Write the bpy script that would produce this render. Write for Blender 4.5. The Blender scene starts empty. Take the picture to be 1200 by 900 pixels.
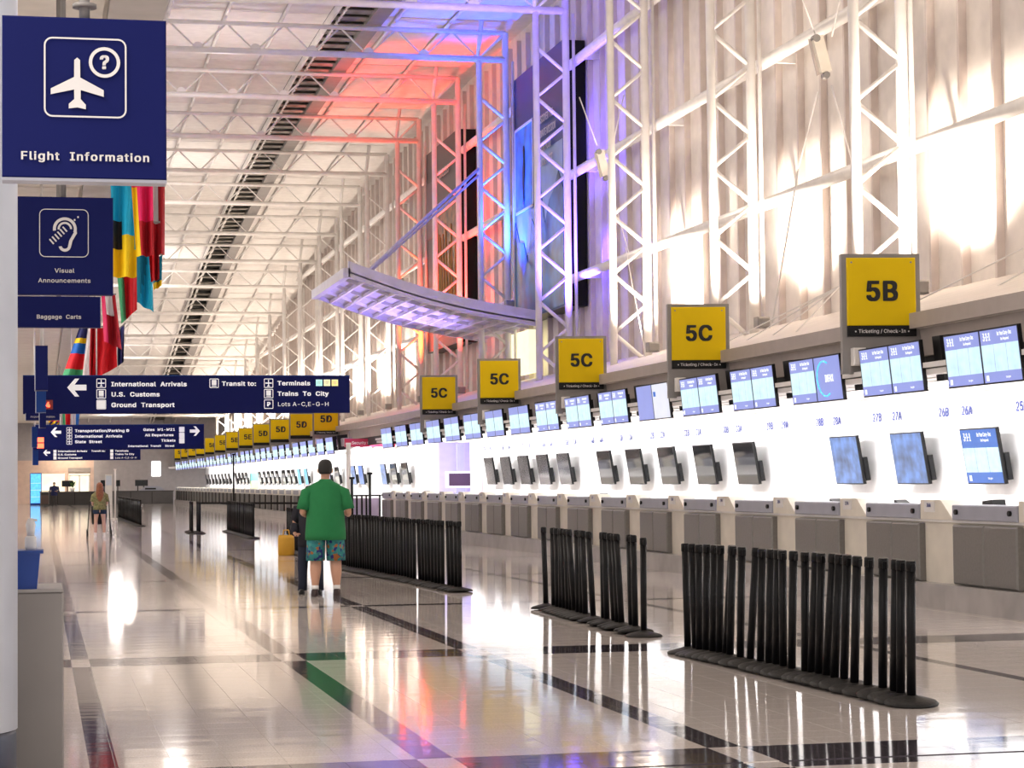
import bpy, bmesh, math, random
from mathutils import Vector, Matrix, Euler
from mathutils.geometry import tessellate_polygon
random.seed(7)
SC = bpy.context.scene
COL = SC.collection
R_ = math.radians
# ---------------------------------------------------------------- camera
F, CH = 2500.0, 1.5
YAW, PITCH, ROLL = 0.217942, 0.044851, R_(-0.6)
CM = (Matrix.Rotation(-YAW, 3, 'Z') @ Matrix.Rotation(math.pi/2 + PITCH, 3, 'X') @ Matrix.Rotation(ROLL, 3, 'Z'))
CP = Vector((0, 0, CH))
cd = bpy.data.cameras.new('camera'); cam = bpy.data.objects.new('camera', cd); COL.objects.link(cam)
cam.matrix_world = Matrix.Translation(CP) @ CM.to_4x4()
cd.sensor_fit = 'HORIZONTAL'; cd.sensor_width = 36; cd.lens = F/1200*36; cd.clip_end = 500; cd.clip_start = .1
SC.camera = cam
def ray(x, y): return CM @ Vector(((x-600)/F, -(y-450)/F, -1))
def atX(x, y, X): d = ray(x, y); return CP + d*(X/d.x)
def atY(x, y, Y): d = ray(x, y); return CP + d*(Y/d.y)
def gnd(x, y, Z=0): d = ray(x, y); return CP + d*((Z-CH)/d.z)
# ---------------------------------------------------------------- world, exposure
W = bpy.data.worlds.new('world'); SC.world = W; W.use_nodes = True
bg = W.node_tree.nodes['Background']; bg.inputs[0].default_value = (1, .93, .9, 1); bg.inputs[1].default_value = .75
SC.view_settings.view_transform = 'Standard'; SC.view_settings.look = 'None'
SC.view_settings.gamma = 1; SC.view_settings.use_curve_mapping = False; SC.view_settings.exposure = 0.35
WARM = (1, .86, .72)
def lamp(kind, name, loc, power, color=(1, 1, 1), rot=None, **kw):
    l = bpy.data.lights.new(name, kind); l.energy = power; l.color = color
    for k, v in kw.items(): setattr(l, k, v)
    o = bpy.data.objects.new(name, l); o.location = loc
    if rot: o.rotation_euler = rot
    COL.objects.link(o); return o
BAY = 7.62; NK = 18
XI, XO, XW, XB = 13.07, 13.9, 14.9, 12.9      # inner chord, outer chord, high wall, back wall of the check-in
YK = lambda k: 32.75 + BAY*k
UPCOL = {3: ((.1, .05, 1), 11000), 4: ((.02, .08, 1), 8000), 5: ((1, .03, .02), 8000), 6: ((1, .06, .01), 5000)}
for k in range(-1, NK):                         # floodlights on the ledge at each column, washing wall and roof
    c, p = UPCOL.get(k, (WARM, 1500))
    if k > 6: p = 1000
    tinted = k in UPCOL
    lamp('SPOT', 'floodlight', (13.75, YK(k)-.9, 7.0 if k == 4 else 4.75), p, c, Euler((R_(176), R_(0), 0)), spot_size=R_(54 if tinted else 140), spot_blend=.6, shadow_soft_size=.18)
for k in range(-2, 19):                         # light strips under the check-in canopy, washing the back wall
    y = 25.1 + BAY*k + 1.9
    lamp('AREA', 'canopy_light', (10.9, y, 2.62), 270, (1, .98, .97), Euler((0, R_(-50), 0)), shape='RECTANGLE', size=.25, size_y=7.0)
for i in range(9):                              # added fill lamps under the left soffit, lighting floor and signs
    lamp('AREA', 'soffit_fill', (-2.2, 6+i*19, 6.1), 330, (1, .93, .87), None, shape='RECTANGLE', size=1.2, size_y=6)
for i in range(7):                              # added fill points high in the hall, lifting the roof tone
    lamp('POINT', 'roof_fill', (5.5, 18+i*24, 11.5 if i < 5 else 7.5), 330, (1, .9, .84), None, shadow_soft_size=.5)
lamp('POINT', 'checkpoint_light', (13.9, 67.3, 2.2), 60, (.5, .4, 1), None, shadow_soft_size=.3)
lamp('SPOT', 'canopy_flood', (11.0, 62.8, 4.0), 1000, (.35, .26, 1), Euler((R_(175), R_(-18), 0)), spot_size=R_(120), spot_blend=.6, shadow_soft_size=.2)
for x in (1.5, 3): lamp('AREA', 'end_room_light', (x, 170.3, 3.9), 35, (1, .8, .6), Euler((R_(35), 0, 0)), size=1.5)
# ---------------------------------------------------------------- materials
MATS = {}
def mat(name, col, rough=.5, metal=0, emit=0, var=.06, scale=3.0, bump=0.0, ecol=None, spec=None):
    if name in MATS: return MATS[name]
    m = bpy.data.materials.new(name); m.use_nodes = True; nt = m.node_tree; b = nt.nodes['Principled BSDF']
    b.inputs['Roughness'].default_value = rough; b.inputs['Metallic'].default_value = metal
    if spec is not None: b.inputs['Specular IOR Level'].default_value = spec
    geo = nt.nodes.new('ShaderNodeTexCoord'); nz = nt.nodes.new('ShaderNodeTexNoise'); nz.inputs['Scale'].default_value = scale
    nt.links.new(geo.outputs['Object'], nz.inputs['Vector'])
    rp = nt.nodes.new('ShaderNodeValToRGB'); rp.color_ramp.elements[0].position = .3; rp.color_ramp.elements[1].position = .7
    lo = [max(0, c*(1-var)) for c in col]; hi = [min(1, c*(1+var)) for c in col]
    rp.color_ramp.elements[0].color = (*lo, 1); rp.color_ramp.elements[1].color = (*hi, 1)
    nt.links.new(nz.outputs['Fac'], rp.inputs['Fac']); nt.links.new(rp.outputs['Color'], b.inputs['Base Color'])
    if emit:
        if name.startswith('screen'): nt.links.remove(b.inputs['Base Color'].links[0]); b.inputs['Base Color'].default_value = (.01, .01, .012, 1)
        b.inputs['Emission Strength'].default_value = emit
        if ecol: b.inputs['Emission Color'].default_value = (*ecol, 1)
        else: nt.links.new(rp.outputs['Color'], b.inputs['Emission Color'])
    if bump:
        bp = nt.nodes.new('ShaderNodeBump'); bp.inputs['Strength'].default_value = bump; bp.inputs['Distance'].default_value = .02
        nt.links.new(nz.outputs['Fac'], bp.inputs['Height']); nt.links.new(bp.outputs['Normal'], b.inputs['Normal'])
    MATS[name] = m; return m
WHITE = mat('white_paint', (.82, .8, .78), .45)
STEELW = mat('white_steel', (.84, .81, .78), .35)
WALLP = mat('ribbed_wall_paint', (.8, .74, .69), .55)
RIBM = mat('wall_rib_shaded', (.66, .58, .54), .5)  # ribs coloured darker than the wall to stand for their shading
DECK = mat('roof_deck', (.78, .74, .71), .6)
BACKW = mat('back_wall_laminate', (.88, .88, .9), .35)
BEIGE = mat('beige_laminate', (.74, .69, .6), .4)
STEEL = mat('brushed_grey_steel', (.22, .21, .2), .38, .35, scale=30)
SLATE = mat('blue_grey_panel', (.36, .37, .44), .4)
STONE = mat('grey_marble', (.4, .38, .37), .3, var=.15, scale=3)
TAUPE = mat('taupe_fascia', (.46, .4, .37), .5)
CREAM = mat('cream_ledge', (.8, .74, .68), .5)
GREYP = mat('sign_post_grey', (.25, .235, .225), .45)
YEL = mat('sign_yellow', (.8, .56, .0), .5, var=.02, spec=.2)
BLK = mat('black_plastic', (.008, .008, .009), .4, spec=.25)
BLKP = mat('black_powder_coat', (.005, .005, .006), .38, spec=.22)
RUB = mat('black_rubber_base', (.016, .015, .014), .55, bump=.2, scale=60, spec=.3)
NAVY = mat('sign_navy', (.004, .008, .095), .6, var=.02, spec=.15)
NAVYL = mat('sign_blue', (.004, .04, .22), .5, var=.02, spec=.2)
LET = mat('sign_lettering', (.85, .85, .87), .5, emit=.35, var=.01)
LETW = mat('plain_lettering', (.75, .73, .72), .5, var=.01)
LETK = mat('black_lettering', (.008, .008, .008), .5)
LETB = mat('blue_lettering', (.03, .045, .26), .6)
SCRB = mat('screen_violet_blue', (.3, .35, .78), .3, emit=.8, var=.03)
SCRD = mat('screen_deep_blue', (.01, .14, .6), .3, emit=.85, var=.05)
SCRP = mat('screen_pale_panel', (.62, .88, .98), .3, emit=.9, var=.12, scale=7)
SCRW = mat('screen_white_page', (.8, .82, .95), .3, emit=.8, var=.03)
SCRT = mat('screen_white_text', (.95, .97, 1), .3, emit=1.0, var=.01)
SCRG = mat('screen_weather_map', (.1, .22, .55), .3, emit=.75, var=.6, scale=4)
OFF = mat('switched_off_glass', (.012, .012, .013), .05, var=.3, spec=.3)
RED = mat('sign_red', (.45, .02, .07), .4)
GLOWR = mat('glowing_red_digit', (1, .12, .05), .4, emit=2.5, var=.01)
SLATM = mat('baffle_slat', (.3, .27, .235), .6, var=.25)
DUCTK = mat('duct_dark', (.035, .033, .03), .7)
DUCTG = mat('duct_grey', (.28, .26, .25), .6)
CANOPY = mat('canopy_metal', (.62, .6, .68), .35, .1)
COLM = mat('blue_lit_white', (.66, .72, .82), .4)  # white surface with the column's bluish light put into its colour
CAB = mat('cabinet_grey', (.3, .28, .265), .5)
SKIN = mat('skin_tone', (.55, .3, .2), .5, var=.05)
SKINL = mat('skin_tone_light', (.68, .42, .32), .5, var=.05)
def floor_mat():
    m = bpy.data.materials.new('polished_terrazzo'); m.use_nodes = True; nt = m.node_tree; b = nt.nodes['Principled BSDF']
    N = nt.nodes.new; L = nt.links.new
    g = N('ShaderNodeNewGeometry'); sp = N('ShaderNodeSeparateXYZ'); L(g.outputs['Position'], sp.inputs[0])
    def band(sock, c, w):
        a = N('ShaderNodeMath'); a.operation = 'SUBTRACT'; L(sock, a.inputs[0]); a.inputs[1].default_value = c
        d = N('ShaderNodeMath'); d.operation = 'ABSOLUTE'; L(a.outputs[0], d.inputs[0])
        e = N('ShaderNodeMath'); e.operation = 'LESS_THAN'; L(d.outputs[0], e.inputs[0]); e.inputs[1].default_value = w/2
        return e.outputs[0]
    def mx(a, c):
        e = N('ShaderNodeMath'); e.operation = 'MAXIMUM'; L(a, e.inputs[0]); L(c, e.inputs[1]); return e.outputs[0]
    longs = None
    for c, w in ((.33, .15), (2.08, .2), (3.72, .2), (7.05, .12)):
        s = band(sp.outputs[0], c, w); longs = s if longs is None else mx(longs, s)
    tr = None
    for c, w in ((11.0, .85), (18.35, .8), (25.6, .3), (33.2, .3), (40.6, .3), (48, .3), (62.8, .4), (77.6, .4), (92.4, .5), (107, .5), (122, .6), (137, .6)):
        s = band(sp.outputs[1], c, w); tr = s if tr is None else mx(tr, s)
    # pale squares where the bands cross
    cross = N('ShaderNodeMath'); cross.operation = 'MULTIPLY'; L(longs, cross.inputs[0]); L(tr, cross.inputs[1])
    mask = mx(longs, tr)
    sub = N('ShaderNodeMath'); sub.operation = 'SUBTRACT'; L(mask, sub.inputs[0]); L(cross.outputs[0], sub.inputs[1])
    nz = N('ShaderNodeTexNoise'); nz.inputs['Scale'].default_value = 90; nz.inputs['Detail'].default_value = 3; L(g.outputs['Position'], nz.inputs['Vector'])
    rp = N('ShaderNodeValToRGB'); rp.color_ramp.elements[0].color = (.6, .54, .5, 1); rp.color_ramp.elements[1].color = (.78, .71, .66, 1)
    rp.color_ramp.elements[0].position = .35; rp.color_ramp.elements[1].position = .6; L(nz.outputs['Fac'], rp.inputs['Fac'])
    mix = N('ShaderNodeMix'); mix.data_type = 'RGBA'; L(sub.outputs[0], mix.inputs[0]); L(rp.outputs[0], mix.inputs[6]); mix.inputs[7].default_value = (.06, .05, .06, 1)
    L(mix.outputs[2], b.inputs['Base Color'])
    b.inputs['Roughness'].default_value = .07; b.inputs['IOR'].default_value = 1.55
    mp = N('ShaderNodeMapping'); mp.inputs['Scale'].default_value = (.9, 2.2, 1); L(g.outputs['Position'], mp.inputs['Vector'])
    n2 = N('ShaderNodeTexNoise'); n2.inputs['Scale'].default_value = 1.6; n2.inputs['Detail'].default_value = 2; L(mp.outputs[0], n2.inputs['Vector'])
    bp = N('ShaderNodeBump'); bp.inputs['Strength'].default_value = .12; bp.inputs['Distance'].default_value = .01
    L(n2.outputs['Fac'], bp.inputs['Height']); L(bp.outputs['Normal'], b.inputs['Normal'])
    return m
FLOORM = floor_mat()
def corr(name, c):  # printed swim-short cloth / camouflage: random voronoi patches
    m = bpy.data.materials.new(name); m.use_nodes = True; nt = m.node_tree; b = nt.nodes['Principled BSDF']
    tc = nt.nodes.new('ShaderNodeTexCoord'); v = nt.nodes.new('ShaderNodeTexVoronoi'); v.inputs['Scale'].default_value = 26
    nt.links.new(tc.outputs['Object'], v.inputs['Vector'])
    sp = nt.nodes.new('ShaderNodeSeparateColor'); nt.links.new(v.outputs['Color'], sp.inputs[0])
    rp = nt.nodes.new('ShaderNodeValToRGB'); rp.color_ramp.interpolation = 'CONSTANT'
    for i, q in enumerate(c):
        e = rp.color_ramp.elements[i] if i < 2 else rp.color_ramp.elements.new(.5)
        e.position = i/len(c); e.color = (*q, 1)
    nt.links.new(sp.outputs[0], rp.inputs[0]); nt.links.new(rp.outputs[0], b.inputs['Base Color']); b.inputs['Roughness'].default_value = .8
    return m
# ---------------------------------------------------------------- mesh builder
class MB:
    def __init__(s): s.v = []; s.f = []; s.m = []; s.sm = []
    def add(s, vs, fs, mi=0, sm=False):
        o = len(s.v); s.v += [tuple(v) for v in vs]
        for f in fs: s.f.append(tuple(i+o for i in f)); s.m.append(mi); s.sm.append(sm)
        return s
    def box(s, x0, x1, y0, y1, z0, z1, mi=0, M=None):
        vs = [Vector((x, y, z)) for z in (z0, z1) for x, y in ((x0, y0), (x1, y0), (x1, y1), (x0, y1))]
        if M: vs = [M @ v for v in vs]
        return s.add(vs, [(3, 2, 1, 0), (4, 5, 6, 7), (0, 1, 5, 4), (1, 2, 6, 5), (2, 3, 7, 6), (3, 0, 4, 7)], mi)
    def bbox(s, x0, x1, y0, y1, z0, z1, b=.01, mi=0):   # box with chamfered front (-y) edges
        vs = [(x0, y1, z0), (x1, y1, z0), (x1, y1, z1), (x0, y1, z1), (x0, y0+b, z0), (x1, y0+b, z0), (x1, y0+b, z1), (x0, y0+b, z1),
              (x0+b, y0, z0+b), (x1-b, y0, z0+b), (x1-b, y0, z1-b), (x0+b, y0, z1-b)]
        return s.add(vs, [(0, 3, 2, 1), (0, 1, 5, 4), (1, 2, 6, 5), (2, 3, 7, 6), (3, 0, 4, 7), (4, 5, 9, 8), (5, 6, 10, 9), (6, 7, 11, 10), (7, 4, 8, 11), (8, 9, 10, 11)], mi)
    def tube(s, p, q, r, n=8, r2=None, mi=0, cap=True):
        p, q = Vector(p), Vector(q); d = (q-p).normalized(); u = d.orthogonal().normalized(); w = d.cross(u); r2 = r if r2 is None else r2
        vs = []
        for c, rr in ((p, r), (q, r2)):
            for i in range(n): a = 2*math.pi*i/n; vs.append(c+(u*math.cos(a)+w*math.sin(a))*rr)
        fs = [(i, (i+1) % n, n+(i+1) % n, n+i) for i in range(n)]
        s.add(vs, fs, mi, True)
        if cap: s.add(vs[:n], [tuple(range(n))[::-1]], mi); s.add(vs[n:], [tuple(range(n))], mi)
        return s
    def path(s, pts, r, n=6, mi=0):
        for a, b in zip(pts, pts[1:]): s.tube(a, b, r, n, mi=mi)
        return s
    def lathe(s, prof, n=16, mi=0, c=(0, 0, 0), sm=True):
        vs = []
        for r, z in prof:
            for i in range(n): a = 2*math.pi*i/n; vs.append((c[0]+r*math.cos(a), c[1]+r*math.sin(a), c[2]+z))
        fs = []
        for j in range(len(prof)-1):
            for i in range(n): fs.append((j*n+i, j*n+(i+1) % n, (j+1)*n+(i+1) % n, (j+1)*n+i))
        s.add(vs, fs, mi, sm); k = (len(prof)-1)*n
        s.add(vs[:n], [tuple(range(n))[::-1]], mi); s.add(vs[k:], [tuple(range(n))], mi); return s
    def loft(s, rings, n=16, mi=0, caps=(True, True)):  # ring = (x,y,z, rx, ry[, Matrix])
        vs = []
        for rg in rings:
            M = rg[5] if len(rg) > 5 else Matrix.Identity(3)
            for i in range(n):
                a = 2*math.pi*i/n; vs.append(Vector(rg[:3]) + M @ Vector((rg[3]*math.cos(a), rg[4]*math.sin(a), 0)))
        fs = [(j*n+i, j*n+(i+1) % n, (j+1)*n+(i+1) % n, (j+1)*n+i) for j in range(len(rings)-1) for i in range(n)]
        s.add(vs, fs, mi, True); k = (len(rings)-1)*n
        if caps[0]: s.add(vs[:n], [tuple(range(n))[::-1]], mi, True)
        if caps[1]: s.add(vs[k:], [tuple(range(n))], mi, True)
        return s
    def prism(s, pts, y0, y1, mi=0):  # polygon in local XZ extruded along Y
        n = len(pts); vs = [(x, y0, z) for x, z in pts]+[(x, y1, z) for x, z in pts]
        fs = [tuple(range(n)), tuple(range(n, 2*n))[::-1]]+[(i, i+n, (i+1) % n+n, (i+1) % n) for i in range(n)]
        return s.add(vs, fs, mi)
    def mesh(s, name, mats):
        me = bpy.data.meshes.new(name); me.from_pydata(s.v, [], s.f)
        for m in (mats if isinstance(mats, (list, tuple)) else [mats]): me.materials.append(m)
        for p, mi, sm in zip(me.polygons, s.m, s.sm): p.material_index = mi; p.use_smooth = sm
        bm = bmesh.new(); bm.from_mesh(me); bmesh.ops.remove_doubles(bm, verts=bm.verts, dist=1e-5); bmesh.ops.recalc_face_normals(bm, faces=bm.faces); bm.to_mesh(me); bm.free()
        return me
    def build(s, name, mats, parent=None): return link(name, s.mesh(name, mats), parent)
def link(name, me, parent=None, loc=None):
    o = bpy.data.objects.new(name, me); COL.objects.link(o)
    if parent: o.parent = parent
    if loc is not None: o.location = loc
    return o
def tag(o, label=None, cat=None, group=None, kind=None):
    if label: o['label'] = label
    if cat: o['category'] = cat
    if group: o['group'] = group
    if kind: o['kind'] = kind
    return o
def thing(name, label, cat, loc=(0, 0, 0), rot=(0, 0, 0), group=None):
    o = bpy.data.objects.new(name, None); COL.objects.link(o); o.location = loc; o.rotation_euler = rot; o.empty_display_size = .1
    return tag(o, label, cat, group)
def st(name, mb, m, parent=None):
    o = mb.build(name, m, parent)
    if not parent: o['kind'] = 'structure'
    return o
def dup(root, loc, rot=None, label=None, group=None, cat=None, swap=None):
    def cp(o, par):
        c = o.copy(); COL.objects.link(c)
        if par: c.parent = par
        for ch in o.children: cp(ch, c)
        return c
    kids = {}
    r = cp(root, None); r.location = loc
    if rot is not None: r.rotation_euler = rot
    if label: r['label'] = label
    if group: r['group'] = group
    if cat: r['category'] = cat
    return r
ONES = 'zeroth first second third fourth fifth sixth seventh eighth ninth tenth eleventh twelfth thirteenth fourteenth fifteenth sixteenth seventeenth eighteenth nineteenth'.split()
TENS = {2: ('twentieth', 'twenty'), 3: ('thirtieth', 'thirty'), 4: ('fortieth', 'forty'), 5: ('fiftieth', 'fifty'), 6: ('sixtieth', 'sixty')}
def nth(i):
    if i < 20: return ONES[i]
    return TENS[i//10][0] if i % 10 == 0 else TENS[i//10][1]+'-'+ONES[i % 10]
# ---------------------------------------------------------------- lettering
TC = {}
try: FONT = bpy.data.fonts.load(bpy.utils.system_resource('DATAFILES')+'/fonts/Inter.woff2')   # Blender's own interface font; falls back to the built-in one
except Exception: FONT = None
def tmesh(s, m, bold=.0, align='CENTER', ext=.0, sx=1.0, sp=1.0):
    key = (s, m.name, bold, align, sx, sp)
    if key in TC: return TC[key]
    c = bpy.data.curves.new('lettering', 'FONT'); c.body = s; c.size = 1; c.align_x = align; c.align_y = 'CENTER'; c.resolution_u = 4; c.space_character = sp+bold*1.2
    if FONT: c.font = FONT
    o = bpy.data.objects.new('tmp', c); COL.objects.link(o)
    dg = bpy.context.evaluated_depsgraph_get(); m0 = bpy.data.meshes.new_from_object(o.evaluated_get(dg)); bpy.data.objects.remove(o)
    vs, fs = [], []; b_ = bold*.8
    base = [tuple(v.co) for v in m0.vertices]; pf = [tuple(p.vertices) for p in m0.polygons]
    for dx, dy in (((0, 0),) if bold < .005 else ((-b_, -b_*.5), (b_, -b_*.5), (-b_, b_*.5), (b_, b_*.5))):
        k0 = len(vs); vs += [(x+dx, y+dy, z+.012*len(fs)/max(1, len(pf))) for x, y, z in base]; fs += [tuple(q+k0 for q in f) for f in pf]
    me = bpy.data.meshes.new('lettering'); me.from_pydata(vs, [], fs)
    me.materials.clear(); me.materials.append(m)
    me.transform(Matrix.Diagonal((sx, 1, 1, 1)) if sx != 1 else Matrix.Identity(4))
    me.transform(Matrix.Rotation(math.pi/2, 4, 'X'))
    me.name = 'lettering'; TC[key] = me; return me
def text(s, x, y, z, h, m, parent, bold=.02, align='CENTER', sx=1.0, sp=1.0):   # faces -y; h = cap height
    o = link('lettering', tmesh(s, m, bold, align, sx=sx, sp=sp), parent, (x, y, z)); k = h/.72; o.scale = (k, k, k); return o
# ---------------------------------------------------------------- roof profile
ZT = [14.0, 14.05, 14.1, 14.17, 14.33, 14.37, 14.24, 14.06, 13.77, 13.33, 12.79, 12.19, 11.32, 10.51, 9.65, 8.7, 7.7, 6.6, 5.6]
def ZJ(y):
    t = (y-32.75)/BAY
    if t <= 0: return ZT[0]
    i = min(int(t), len(ZT)-2); return ZT[i]+(ZT[i+1]-ZT[i])*(t-i)
END = 172.0
# ---------------------------------------------------------------- floor with tiles
fl = MB().box(-10, 15.2, -6, END, -.3, -.004)
floor = tag(fl.build('floor', FLOORM), kind='structure')
TS = .3
T0x = .09
def tile_mb(mb, x, y):
    g = .0008; x0, x1, y0, y1 = x+g, x+TS-g, y+g, y+TS-g; b = .0005
    mb.add([(x0, y0, -.004), (x1, y0, -.004), (x1, y1, -.004), (x0, y1, -.004), (x0, y0, -.001), (x1, y0, -.001), (x1, y1, -.001), (x0, y1, -.001), (x0+b, y0+b, 0), (x1-b, y0+b, 0), (x1-b, y1-b, 0), (x0+b, y1-b, 0)],
           [(0, 1, 5, 4), (1, 2, 6, 5), (2, 3, 7, 6), (3, 0, 4, 7), (4, 5, 9, 8), (5, 6, 10, 9), (6, 7, 11, 10), (7, 4, 8, 11), (8, 9, 10, 11)])
t1 = MB(); tile_mb(t1, 0, 0); tme = t1.mesh('tile', FLOORM)
rest = MB(); cnt = 0
y = 10.8
for j in range(75):
    yy = 10.8+j*TS
    for i in range(-1, 40):
        xx = T0x+i*TS
        p = (CM.transposed() @ (Vector((xx+.15, yy+.15, 0))-CP)); sx = 600-F*p.x/p.z; sy = 450+F*p.y/p.z
        if sx < 40 or sx > 1240 or sy > 930 or xx > 9.5: continue
        if cnt < 300: link('tile', tme, floor, (xx, yy, 0)); cnt += 1
        else: tile_mb(rest, xx, yy)
tag(rest.build('tile_field', FLOORM, floor), kind='stuff')
xs_far = MB()
# plain floor beyond the tiles
xs_far.box(-10, 15.2, 10.8+75*TS, END, -.004, 0); xs_far.box(-10, T0x-TS, -6, 10.8+75*TS, -.004, 0); xs_far.box(9.7, 15.2, -6, 10.8+75*TS, -.004, 0); xs_far.box(T0x-TS, 9.7, -6, 10.5, -.004, 0)
st('floor_field', xs_far, FLOORM, floor)
# ---------------------------------------------------------------- ceiling: slab, panels, purlins
NY = [-6]+[YK(k) for k in range(-3, NK+1)]
NY = [y for y in NY if y < END]+[END]
def strip(mb, x0, x1, dz, th, ys, g=0):
    vs = []; n = len(ys)
    for y in ys: z = ZJ(y)+dz; vs += [(x0, y, z), (x1, y, z), (x1, y, z+th), (x0, y, z+th)]
    fs = [(0, 1, 2, 3), tuple(4*(n-1)+i for i in (3, 2, 1, 0))]
    for j in range(n-1):
        a, b = 4*j, 4*j+4; fs += [(a+1, a, b, b+1), (a+2, a+1, b+1, b+2), (a+3, a+2, b+2, b+3), (a, a+3, b+3, b)]
    mb.add(vs, fs)
mb = MB(); strip(mb, -10, 15.2, 1.35, .2, NY); ceiling = st('ceiling', mb, DECK)
PX = [13.07-.85-1.7*i for i in range(0, 10)]     # purlin lines
edges = [13.95]+PX
for k in range(-1, NK):
    y0, y1 = YK(k)+.03, min(YK(k+1), END)-.03
    if y1 <= y0: continue
    for a, b in zip(edges[1:]+[PX[-1]-1.7], edges):
        segs = [(a, b)]
        if a < 10.1 and b > 8.5: segs = [(a, min(b, 8.5)), (max(a, 10.1), b)]
        for p, q in segs:
            if q-p < .15: continue
            mb = MB(); strip(mb, p+.02, q-.02, 1.2, .15, [y0, y1]); st('ceiling_panel', mb, DECK, ceiling)
for x in PX:
    mb = MB(); ys = [YK(k) for k in range(-1, NK)]+[END]
    mb.path([(x, y, ZJ(y)+1.1) for y in ys], .055); st('purlin', mb, STEELW, ceiling)
# ribbed strip of baffles in the roof
dt = thing('roof_baffle_strip', 'long dark strip of ribbed baffles running up the white roof', 'roof strip')
ys = [YK(k) for k in range(0, NK)]+[END]
mb = MB(); strip(mb, 8.5, 10.1, 1.22, .1, ys); mb.build('backing', DUCTK, dt)
mb = MB(); strip(mb, 9.62, 10.1, .95, .26, ys); mb.build('side_trough', DUCTG, dt)
mb = MB(); strip(mb, 8.5, 8.56, .95, .26, ys); mb.build('edge_rail', STEELW, dt)
mb = MB(); strip(mb, 8.72, 8.77, .98, .06, ys); mb.build('edge_rail', STEELW, dt)
mb = MB()
for i in range(7):
    a = i*R_(26); mb.add([], [])
sl = MB()
prof = [(-.3, .0), (-.1, .09), (.14, .1), (.3, .02)]
for (a, za), (b, zb) in zip(prof, prof[1:]): sl.add([(8.57, a, za), (9.62, a+.25, za+.05), (9.62, b+.25, zb+.05), (8.57, b, zb), (8.57, a, za+.03), (9.62, a+.25, za+.08), (9.62, b+.25, zb+.08), (8.57, b, zb+.03)], [(0, 1, 2, 3), (4, 7, 6, 5), (0, 4, 5, 1), (3, 2, 6, 7), (0, 3, 7, 4), (1, 5, 6, 2)])
slme = sl.mesh('baffle', SLATM)
y = YK(2)-1
while y < END-1:
    link('baffle', slme, dt, (0, y, ZJ(y)+.98)); y += 1.05 if y < 110 else 1.6
# ---------------------------------------------------------------- high right wall with ribs and girts
wr = MB().box(XW, XW+.3, 8, END, 4.5, 15.8); wall_right = st('wall_right', wr, WALLP)
rb = MB().prism([(XW-.14, 4.6), (XW+.01, 4.6), (XW+.01, 15.4), (XW-.14, 15.4)], -.04, .04); 
rme = rb.mesh('rib', RIBM)
i = 0; y = 21.0
while y < END-.5:
    link('rib', rme, wall_right, (0, y, 0)); y += BAY/6
for z in (7.04, 9.93, 13.0):
    mb = MB().path([(14.4, 10, z), (14.4, 90, z), (14.4, END, z)], .13, 8); st('girt', mb, STEELW, wall_right)
    if z < 10:
        pass
# brackets holding the girts
bk = MB().box(14.4, XW, -.04, .04, -.12, .05); bme = bk.mesh('girt_bracket', STEELW)
for z in (7.04, 9.93, 13.0):
    for k in range(0, 12): link('girt_bracket', bme, wall_right, (0, YK(k)-.0, z))
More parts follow.
